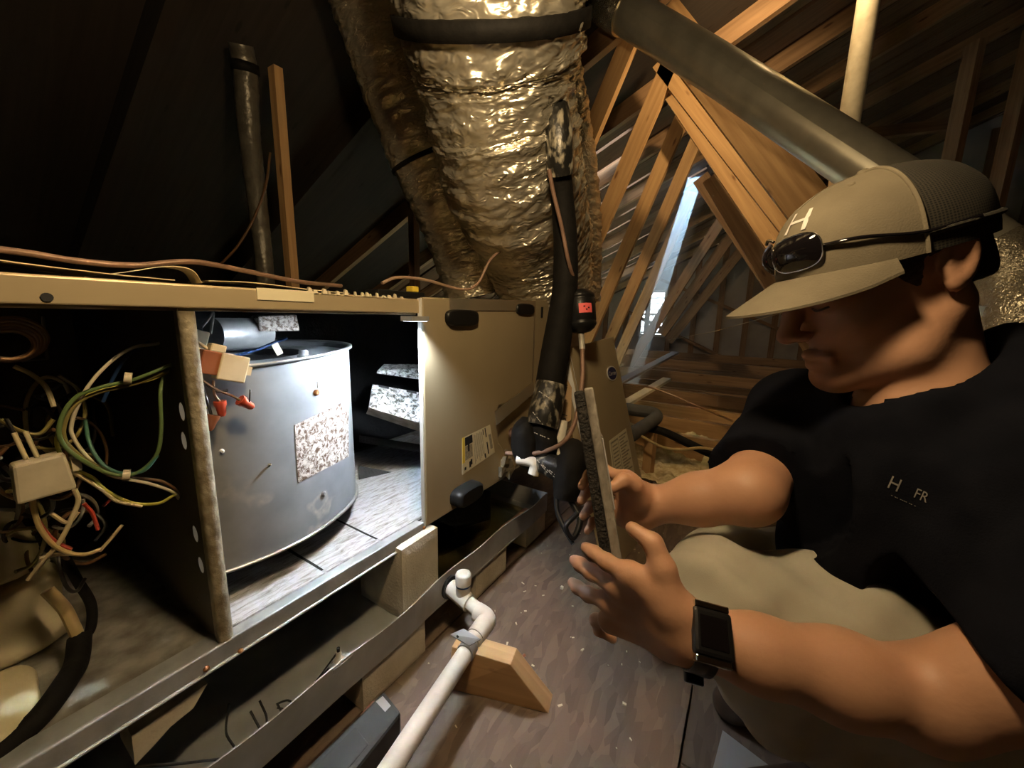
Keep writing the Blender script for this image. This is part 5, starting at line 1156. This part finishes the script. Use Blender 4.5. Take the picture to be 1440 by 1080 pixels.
for sg in (1, -1):
    ea = [hf*.94-hs_*sg*.34*-1*0+ht*.0, hs_, ht]
    tl = hf*.25*-1+ht; tl /= np.linalg.norm(tl); fr = np.cross(hs_, tl)
    EA = np.array([fr, hs_, tl]); ec = HL(-.026, .0775*sg, .006)
    ellip(F, ec, EA, (.0195, .0085, .033), .006); ellip(F, ec+hs_*sg*.0095+hf*.002, EA, (.0115, .0065, .020), .004, True)
    ellip(F, ec-tl*.026+hf*.003, EA, (.009, .006, .010), .006)
# ---- left hand (near, open, index and thumb apart)
def hand(wr, K, fingers, thumb, palm_r, fr):
    P = [wr]+[k for k in K]+[p for f in fingers for p in f]+list(thumb); P = np.array(P)
    sl, G = F.sub(P.min(0)-.045, P.max(0)+.045); d = None
    for k in K:
        b0 = wr*.80+np.mean(K, 0)*.20+(k-np.mean(K, 0))*.45
        for a, b, ra, rb in ((wr, b0, .025, palm_r*1.15), (b0, k, palm_r*1.15, palm_r*.82)):
            e = f_cone(G, a, b, ra, rb); d = e if d is None else smin(d, e, .016)
    e = f_cone(G, K[0], K[-1], palm_r*.62, palm_r*.55); d = smin(d, e, .012)
    th = None; tr = [.0185, .0145, .0115, .0085]
    for i in range(len(thumb)-1):
        e = f_cone(G, thumb[i], thumb[i+1], tr[i], tr[i+1]); th = e if th is None else smin(th, e, .006)
    d = smin(d, th, .014)
    for k, f, r in zip(K, fingers, fr):
        q = [k]+list(f); c_ = None
        for i in range(len(q)-1):
            e = f_cone(G, q[i], q[i+1], r*(1.08-.11*i), r*(1.08-.11*(i+1))); c_ = e if c_ is None else smin(c_, e, .004)
            if 0 < i: 
                jn = f_cone(G, q[i], q[i]+1e-5, r*(1.12-.1*i), r*(1.12-.1*i)); c_ = smin(c_, jn, .004)
        d = smin(d, c_, .0065)
    F.D[sl] = smin(F.D[sl], d, .012)
LK = [C3(886, 808, .452), C3(868, 824, .472), C3(858, 846, .490), C3(858, 872, .505)]
hand(lWr, LK,
     [[C3(853, 790, .472), C3(836, 778, .487), C3(824, 770, .497)], [C3(832, 805, .500), C3(816, 794, .518), C3(808, 788, .530)], [C3(828, 836, .520), C3(812, 826, .538), C3(805, 819, .548)], [C3(838, 872, .535), C3(842, 886, .545), C3(862, 899, .548)]],
     [C3(944, 850, .432), C3(932, 800, .438), C3(918, 764, .447), C3(889, 743, .462)], .0185, [.0102, .0106, .0100, .0088])
RK = [C3(880, 674, .615), C3(884, 692, .628), C3(882, 712, .632), C3(878, 729, .632)]
hand(rWr, RK,
     [[C3(852, 662, .640), C3(828, 668, .632), C3(818, 684, .622)], [C3(852, 686, .652), C3(826, 690, .640), C3(817, 705, .628)], [C3(852, 708, .655), C3(830, 712, .645), C3(820, 726, .634)], [C3(852, 728, .650), C3(834, 734, .642), C3(826, 747, .632)]],
     [C3(898, 700, .612), C3(890, 682, .596), C3(876, 676, .586), C3(862, 686, .580)], .0180, [.0098, .0102, .0098, .0084])
field_obj(F, 'body', 'skin', PER, 1)
# ---- trousers
Fp = Field((.10, -.76, .40), (.86, -.14, .95), .005)
for kn, an, hp, e in ((kneeL, ankL, pelv+np.array([-.02, 0, -.07]), 0), (kneeR, ankR, pelv+np.array([0, 0, .08]), 1)):
    chain(Fp, [pelv, hp, kn*.5+hp*.5+np.array([0, .012, 0]), kn], [.125, .112, .100, .076], .03)
    chain(Fp, [kn, kn*.55+an*.45+np.array([-.005, -.012, 0]), an], [.078, .082, .070], .03)
X = np.meshgrid(*[(Fp.lo[i]+Fp.vox*np.arange(Fp.n[i])).astype(np.float32) for i in range(3)], indexing='ij')
Fp.D += (.0040*np.sin(38*X[0]+30*X[1]+8*np.sin(9*X[2]+7*X[0]))+.0025*np.sin(75*X[1]-50*X[0]+20*X[2])).astype(np.float32)
for an, kn in ((ankL, kneeL), (ankR, kneeR)):
    d = (an-kn)/np.linalg.norm(an-kn); cpt = an-d*.02
    pl_ = (X[0]-cpt[0])*d[0]+(X[1]-cpt[1])*d[1]+(X[2]-cpt[2])*d[2]; near = np.sqrt((X[0]-an[0])**2+(X[1]-an[1])**2+(X[2]-an[2])**2)
    Fp.D = np.where(near < .13, np.maximum(Fp.D, pl_), Fp.D).astype(np.float32)
field_obj(Fp, 'trousers', 'khaki', PER)
# ---- boots
for an, sx_ in ((ankL, 1), (ankR, 1)):
    wa = W3_(an); toe = wa+np.array([-RT[0], -RT[1], 0])*.17; heel = wa+np.array([RT[0], RT[1], 0])*.05
    Fb = Field(an-np.array([.32, .30, .2]), an+np.array([.2, .12, .2]), .006)
    def toC(w): q = w-CAM; return np.array([q@RT, q@UP, q@FW])
    chain(Fb, [toC(np.array([heel[0], heel[1], .045])), toC(np.array([wa[0], wa[1], .05])), toC(np.array([toe[0], toe[1], .035]))], [.038, .042, .034], .02)
    chain(Fb, [an, toC(np.array([wa[0], wa[1], .05]))], [.046, .044], .02); field_obj(Fb, 'boot', 'boot', PER)
# ---- polo shirt with sleeves
Fs = Field((.28, -.52, .12), (.86, .20, .90), .005)
bk = np.array([.615, -.035, .47])
chain(Fs, [nkB+np.array([.0, -.055, 0]), chest, belly, pelv+np.array([-.01, .03, -.01])], [.105, .145, .142, .140], .05)
chain(Fs, [bk, chest+np.array([.06, 0, 0])], [.095, .12], .05)
chain(Fs, [rSh, chest+np.array([0, .05, .05])], [.082, .115], .05); chain(Fs, [lSh+np.array([.02, 0, 0]), chest+np.array([0, .03, -.04])], [.088, .115], .05)
chain(Fs, [bk+np.array([0, .015, 0]), lSh+np.array([.03, .03, 0])], [.075, .075], .05)
chain(Fs, [lSh*.62+lEl*.38, belly+np.array([.02, .03, -.05])], [.066, .12], .05)
rHem = rSh*.16+rEl*.84; lHem = lSh*.36+lEl*.64
chain(Fs, [rSh, rHem], [.074, .069], .03); chain(Fs, [lSh, lHem], [.080, .062], .03)
X = np.meshgrid(*[(Fs.lo[i]+Fs.vox*np.arange(Fs.n[i])).astype(np.float32) for i in range(3)], indexing='ij')
Fs.D += (.0035*np.sin(30*X[0]-26*X[1]+9*np.sin(8*X[2]))+.002*np.sin(60*X[1]+40*X[2])).astype(np.float32)
for hem, sh, el in ((rHem, rSh, rEl), (lHem, lSh, lEl)):
    d = (el-sh)/np.linalg.norm(el-sh); pl_ = (X[0]-hem[0])*d[0]+(X[1]-hem[1])*d[1]+(X[2]-hem[2])*d[2]; near = np.sqrt((X[0]-hem[0])**2+(X[1]-hem[1])**2+(X[2]-hem[2])**2)
    Fs.D = np.where(near < .12, np.maximum(Fs.D, pl_), Fs.D).astype(np.float32)
# neck opening
nd_ = (HL(-.035, 0, -.05)-nkB); nd_ /= np.linalg.norm(nd_)
chain(Fs, [nkB-nd_*.055+hf*.035, nkB+nd_*.10], [.050, .075], .01, sub=True)
shirt = field_obj(Fs, 'polo_shirt', 'navy', PER)
# collar
mb = MB(); k_ = 40; cx_ = np.cross(nd_, hf); cx_ /= np.linalg.norm(cx_); cf_ = np.cross(cx_, nd_)*1.0
if cf_@hf < 0: cf_ = -cf_
vs = []
for h, r, dz in ((0, .070, -.015), (.0, .066, .030), (0, .071, .032), (0, .088, -.018)):
    for k in range(k_+1):
        an = math.radians(28)+math.radians(304)*k/k_
        vs.append(W3_((nkB-nd_*.005+nd_*dz*(1.0-.35*math.cos(an))+cf_*r*math.cos(an)*1.05+cx_*r*math.sin(an)*.95)[None])[0])
w = k_+1
mb.add(vs, [(i*w+k, i*w+k+1, (i+1)*w+k+1, (i+1)*w+k) for i in range(3) for k in range(k_)], 0, None, True)
mb.build('collar', 'navy', shirt)
# chest lettering, laid on the cloth
from mathutils.bvhtree import BVHTree
bvh = BVHTree.FromPolygons([tuple(Vector(v.co)+shirt.location+PER.location) for v in shirt.data.vertices], [tuple(p.vertices) for p in shirt.data.polygons])
def on_cloth(u, v):
    d = Vector(ray(u, v)); h = bvh.ray_cast(Vector(CAM), d.normalized()); return h
def cloth_text(txt, u, v, size_px, ang, mat, name):
    mb = text_mb(txt, 1.0, (0, 0, 0), (1, 0, 0), (0, 1, 0)); ca, sa = math.cos(ang), math.sin(ang); out = []
    for x, y, z in mb.v:
        h = on_cloth(u+size_px*(x*ca+y*sa), v+size_px*(x*sa-y*ca)); 
        if h[0] is None: return
        out.append(tuple(h[0]+h[1].normalized()*.0012*(1 if h[1].dot(Vector(CAM)-h[0]) > 0 else -1)))
    mb.v = out; return mb.build(name, mat, shirt)
cloth_text('H', 1258, 681, 26, .42, 'grey_print', 'chest_lettering'); cloth_text('FR', 1296, 697, 20, .42, 'grey_print', 'chest_lettering')
cloth_text('- -- ---- -- -', 1271, 703, 9, .42, 'grey_print', 'chest_lettering')
# ---- hair under the cap
Fh = Field(HC-.16, HC+.16, .004)
ellip(Fh, HL(-.010, 0, .033), HA, (.100, .0795, .094), .01); chain(Fh, [HL(-.065, -.03, -.02), HL(-.065, .03, -.02)], [.028, .028], .03)
X = np.meshgrid(*[(Fh.lo[i]+Fh.vox*np.arange(Fh.n[i])).astype(np.float32)-HC[i] for i in range(3)], indexing='ij')
lx, ly, lz = [X[0]*a[0]+X[1]*a[1]+X[2]*a[2] for a in (hf, hs_, ht)]
reg = np.minimum(np.maximum(lx-.045, -(lz-.018)), np.maximum(np.abs(lx-.018)-.013, -(lz+.028)))       # cap line, sideburn
reg = np.minimum(reg, np.maximum(lx+.05, -(lz+.030)))                                              # nape
Fh.D = smax(Fh.D, (reg+.0015*np.sin(lx*900)*np.sin(ly*700)).astype(np.float32), .004).astype(np.float32)
field_obj(Fh, 'hair', 'hair', PER, 1)
def hmesh(mb): mb.v = [tuple(W3_((HC+hf*x+hs_*y+ht*z)[None])[0]) for x, y, z in mb.v]; mb.f = [f[::-1] for f in mb.f]; mb.uv = [u[::-1] for u in mb.uv]; return mb
# ---- brows and eyes
for sg in (1, -1):
    mb = MB().tube(spline([(.103, .018*sg, .017), (.101, .033*sg, .022), (.088, .050*sg, .016)], 5), [.0035]*11, 8); hmesh(mb).build('eyebrow', 'hair', PER)
    mb = MB().tube(spline([(.0945, .021*sg, -.0065), (.0958, .031*sg, -.0090), (.0895, .043*sg, -.0065)], 5), [.0016]*11, 6); hmesh(mb).build('eyelash', 'hair', PER)
# ---- cap
CC = np.array([-.006, 0, .040]); CR = np.array([.113, .089, .092]); tl_ = math.radians(-4)
def capp(th, e, g=1.0):
    ce, se = math.cos(e), math.sin(e); ex_ = 2/2.35
    p = lambda q: math.copysign(abs(q)**ex_, q)
    x, y, z = CR[0]*p(ce)*math.cos(th)*g, CR[1]*p(ce)*math.sin(th)*g, CR[2]*p(se)*g
    x, z = x*math.cos(tl_)+z*math.sin(tl_), z*math.cos(tl_)-x*math.sin(tl_)
    return (CC[0]+x, CC[1]+y, CC[2]+z)
def crown(th0, th1, nt_, mat, name, par, g=1.0, e0=-8):
    mb = MB(); ne = 18; vs = []; uv = []
    for g_ in (g, g*.985):
        for i in range(nt_+1):
            for j in range(ne+1):
                th = th0+(th1-th0)*i/nt_; e = math.radians(e0+(90-e0)*j/ne)
                wr_ = 1+.006*noise3((th*3, e*4, 2)); vs.append(capp(th, e, g_*wr_)); uv.append((th/(2*math.pi), e/math.pi))
    w = ne+1; H = (nt_+1)*w
    fs = [(i*w+j, (i+1)*w+j, (i+1)*w+j+1, i*w+j+1) for i in range(nt_) for j in range(ne)]
    mb.add(vs[:H], fs, 0, uv[:H], True); mb.add(vs[H:], [f[::-1] for f in fs], 0, uv[H:], True)
    return hmesh(mb).build(name, mat, par)
TB_ = math.radians(82)
cap = crown(-TB_, TB_, 40, 'cap_tan', 'cap', PER)
crown(TB_, 2*math.pi-TB_, 44, 'cap_mesh', 'mesh_back', cap, .998)
for sg in (1, -1):
    mb = MB().tube([capp(TB_*sg, math.radians(e), 1.006) for e in np.linspace(-8, 88, 24)], .0024, 8); hmesh(mb).build('seam_piping', 'cap_tan', cap)
mb = MB().tube([capp(0, math.radians(e), 1.002) for e in np.linspace(0, 88, 24)], .0010, 6); hmesh(mb).build('front_seam', 'cap_tan', cap)
mb = MB().tube([capp(th, math.radians(1), 1.008) for th in np.linspace(TB_, 2*math.pi-TB_, 40)], .0035, 8); hmesh(mb).build('back_band', 'cap_mesh', cap)
q = np.array(capp(0, math.pi/2)); mb = MB().lathe(q, (0, 0, 1), [(-.002, .008), (.002, .0075), (.005, .004)], 14); hmesh(mb).build('cap_button', 'cap_tan', cap)
for th in (.85, -.85):
    q = np.array(capp(th, math.radians(58), 1.0)); nn = (q-CC)/np.linalg.norm(q-CC); mb = MB().lathe(q, nn, [(-.001, .004), (.0015, .0035), (.002, .0018)], 10); hmesh(mb).build('eyelet', 'cap_tan', cap)
# brim
mb = MB(); ny, nl = 30, 10; vs = []
for side_ in (0, 1):
    for i in range(ny+1):
        th = math.radians(-68+136*i/ny); bx, by, bz = capp(th, math.radians(-4), .995); s_ = math.sin(math.radians(90)*(1-abs(i/ny*2-1)))**.55
        for j in range(nl+1):
            t = j/nl; x = bx+.078*t*s_; y = by*(1+.06*t); z = bz-.022*t*s_-2.6*y*y*(.25+.75*t)-.0032*side_
            vs.append((x, y, z))
w = nl+1; H = (ny+1)*w; fs = [(i*w+j, i*w+j+1, (i+1)*w+j+1, (i+1)*w+j) for i in range(ny) for j in range(nl)]
mb.add(vs[:H], fs, 0, None, True); mb.add(vs[H:], [f[::-1] for f in fs], 0, None, True)
mb.add([vs[i*w+nl] for i in range(ny+1)]+[vs[H+i*w+nl] for i in range(ny+1)], [(i, i+1+ny+1-0 if False else i+ny+1, i+ny+2, i+1) for i in range(ny)], 0, None, True)
hmesh(mb).build('brim', 'cap_tan', cap)
# letter on the cap front
mb = text_mb('H', 1.0, (0, 0, 0), (1, 0, 0), (0, 1, 0)); mb.v = [capp(.22+x*.62, math.radians(34)+y*.46, 1.012) for x, y, z in mb.v]; hmesh(mb).build('cap_letter', 'white_print', cap)
# ---- sunglasses parked on the cap front
SG = empty('sunglasses', W3_(HL(.11, 0, .05)[None])[0], 'dark sunglasses with shiny rims parked on the cap above the brim', 'sunglasses')
for sg in (1, -1):
    c = np.array(capp(.32*sg, math.radians(9), 1.10)); nrm_ = np.array([math.cos(.42*sg), math.sin(.42*sg), .12]); nrm_ /= np.linalg.norm(nrm_)
    sx_ = np.cross([0, 0, 1], nrm_); sx_ /= np.linalg.norm(sx_); sz_ = np.cross(nrm_, sx_)
    mb = MB(); nr, na = 7, 28; vs = []
    for fl in (1, -1):
        for r in range(nr+1):
            q = r/nr
            for a in range(na):
                an = 2*math.pi*a/na; ca, sa = math.cos(an), math.sin(an); px = .031*q*np.sign(ca)*abs(ca)**.72; pz = .0215*q*np.sign(sa)*abs(sa)**.72
                vs.append(c+sx_*px+sz_*pz+nrm_*(-.010*q*q+.0018*fl*(1-q**6)))
    k_ = (nr+1)*na; fs = [(r*na+a, r*na+(a+1) % na, (r+1)*na+(a+1) % na, (r+1)*na+a) for r in range(nr) for a in range(na)]
    mb.add(vs[:k_], fs, 0, None, True); mb.add(vs[k_:], [f[::-1] for f in fs], 0, None, True); hmesh(mb).build('lens', 'lens', SG)
    rim = [vs[nr*na+a] for a in range(na)]+[vs[nr*na]]; mb = MB().tube(rim, .0011, 6); hmesh(mb).build('rim', 'chrome', SG)
    mb = MB().tube(spline([c+sx_*.031*sg+nrm_*-.012, capp(.95*sg, math.radians(8), 1.05), capp(1.4*sg, math.radians(2), 1.03), capp(1.9*sg, math.radians(2), 1.03)], 6), .0022, 8); hmesh(mb).build('temple', 'lens', SG)
q0, q1 = capp(.09, math.radians(20), 1.13), capp(-.09, math.radians(20), 1.13); mb = MB().tube(spline([q0, capp(0, math.radians(22), 1.15), q1], 5), .002, 8); hmesh(mb).build('bridge', 'chrome', SG)
# ---- wrist watch
WA = W3_(np.array([lWr, lEl])); wx = WA[0]-WA[1]; wx /= np.linalg.norm(wx); wc = WA[0]-wx*.006
wn = CAM+UP*.10-wc; wn -= wx*(wn@wx); wn /= np.linalg.norm(wn); wy = np.cross(wn, wx)
mb = MB(); k_ = 40; vs = []
for h, r in ((-.011, .0335), (-.011, .0375), (.011, .0365), (.011, .0325)):
    for k in range(k_):
        an = 2*math.pi*k/k_; vs.append(wc+wx*h+wn*math.cos(an)*r+wy*math.sin(an)*r)
mb.add(vs, [(i*k_+k, i*k_+(k+1) % k_, ((i+1) % 4)*k_+(k+1) % k_, ((i+1) % 4)*k_+k) for i in range(4) for k in range(k_)], 0, None, True)
wat = mb.build('wrist_watch', 'watch', PER)
def wbox(c0, hx, hy, hz, name, m, bev=.004): return MB().hexa([tuple(c0+wx*a*hx+wy*b_*hy+wn*c_*hz) for c_ in (-1, 1) for a, b_ in ((-1, -1), (1, -1), (1, 1), (-1, 1))]).build(name, m, wat, bevel=bev)
wbox(wc+wn*.039, .020, .022, .006, 'watch_case', 'watch'); wbox(wc+wn*.0448, .014, .015, .0010, 'watch_glass', 'lens', .0008)
for sg in (1, -1): wbox(wc+wn*.042+wy*.0250*sg-wn*.004, .018, .0035, .005, 'metal_edge', 'chrome', .0015)
mb = MB().lathe(wc+wn*.0456, wn, [(0, .013), (.001, .0125)], 24)
wbox(wc-wn*.012-wy*.037*(1 if (wy@UP) > 0 else -1), .010, .008, .004, 'strap_tail', 'watch', .002)
# ---- flat panel held between the hands
T0, T1 = onD(822, 548, .535), onD(862, 788, .52)
vl = (T1-T0); Lh = np.linalg.norm(vl); vl /= Lh; dv = onD(842, 668, 1)-CAM; dv -= vl*(dv@vl); dv /= np.linalg.norm(dv); sv_ = np.cross(vl, dv)
if sv_@RT < 0: sv_ = -sv_
HP = empty('held_panel', T1, 'scuffed flat grey and black panel held upright edge on in both hands', 'panel')
def hbox(s0_, s1_, d0, d1, name, m, bev=.002, l0=0., l1=1.): 
    A = T0+vl*Lh*l0; B = T0+vl*Lh*l1
    return MB().hexa([tuple(p) for p in [A+sv_*s0_+dv*d0, B+sv_*s0_+dv*d0, B+sv_*s1_+dv*d0, A+sv_*s1_+dv*d0, A+sv_*s0_+dv*d1, B+sv_*s0_+dv*d1, B+sv_*s1_+dv*d1, A+sv_*s1_+dv*d1]]).build(name, m, HP, bevel=bev)
hbox(-.0155, -.001, 0, .085, 'dark_backing', 'panel_dark', .004); hbox(-.001, .0125, .001, .085, 'grey_casing', 'panel_grit', .003, -.01, 1.01); hbox(.0126, .0145, .004, .08, 'front_sheet', 'white_sheet', .0005, .30, .72)
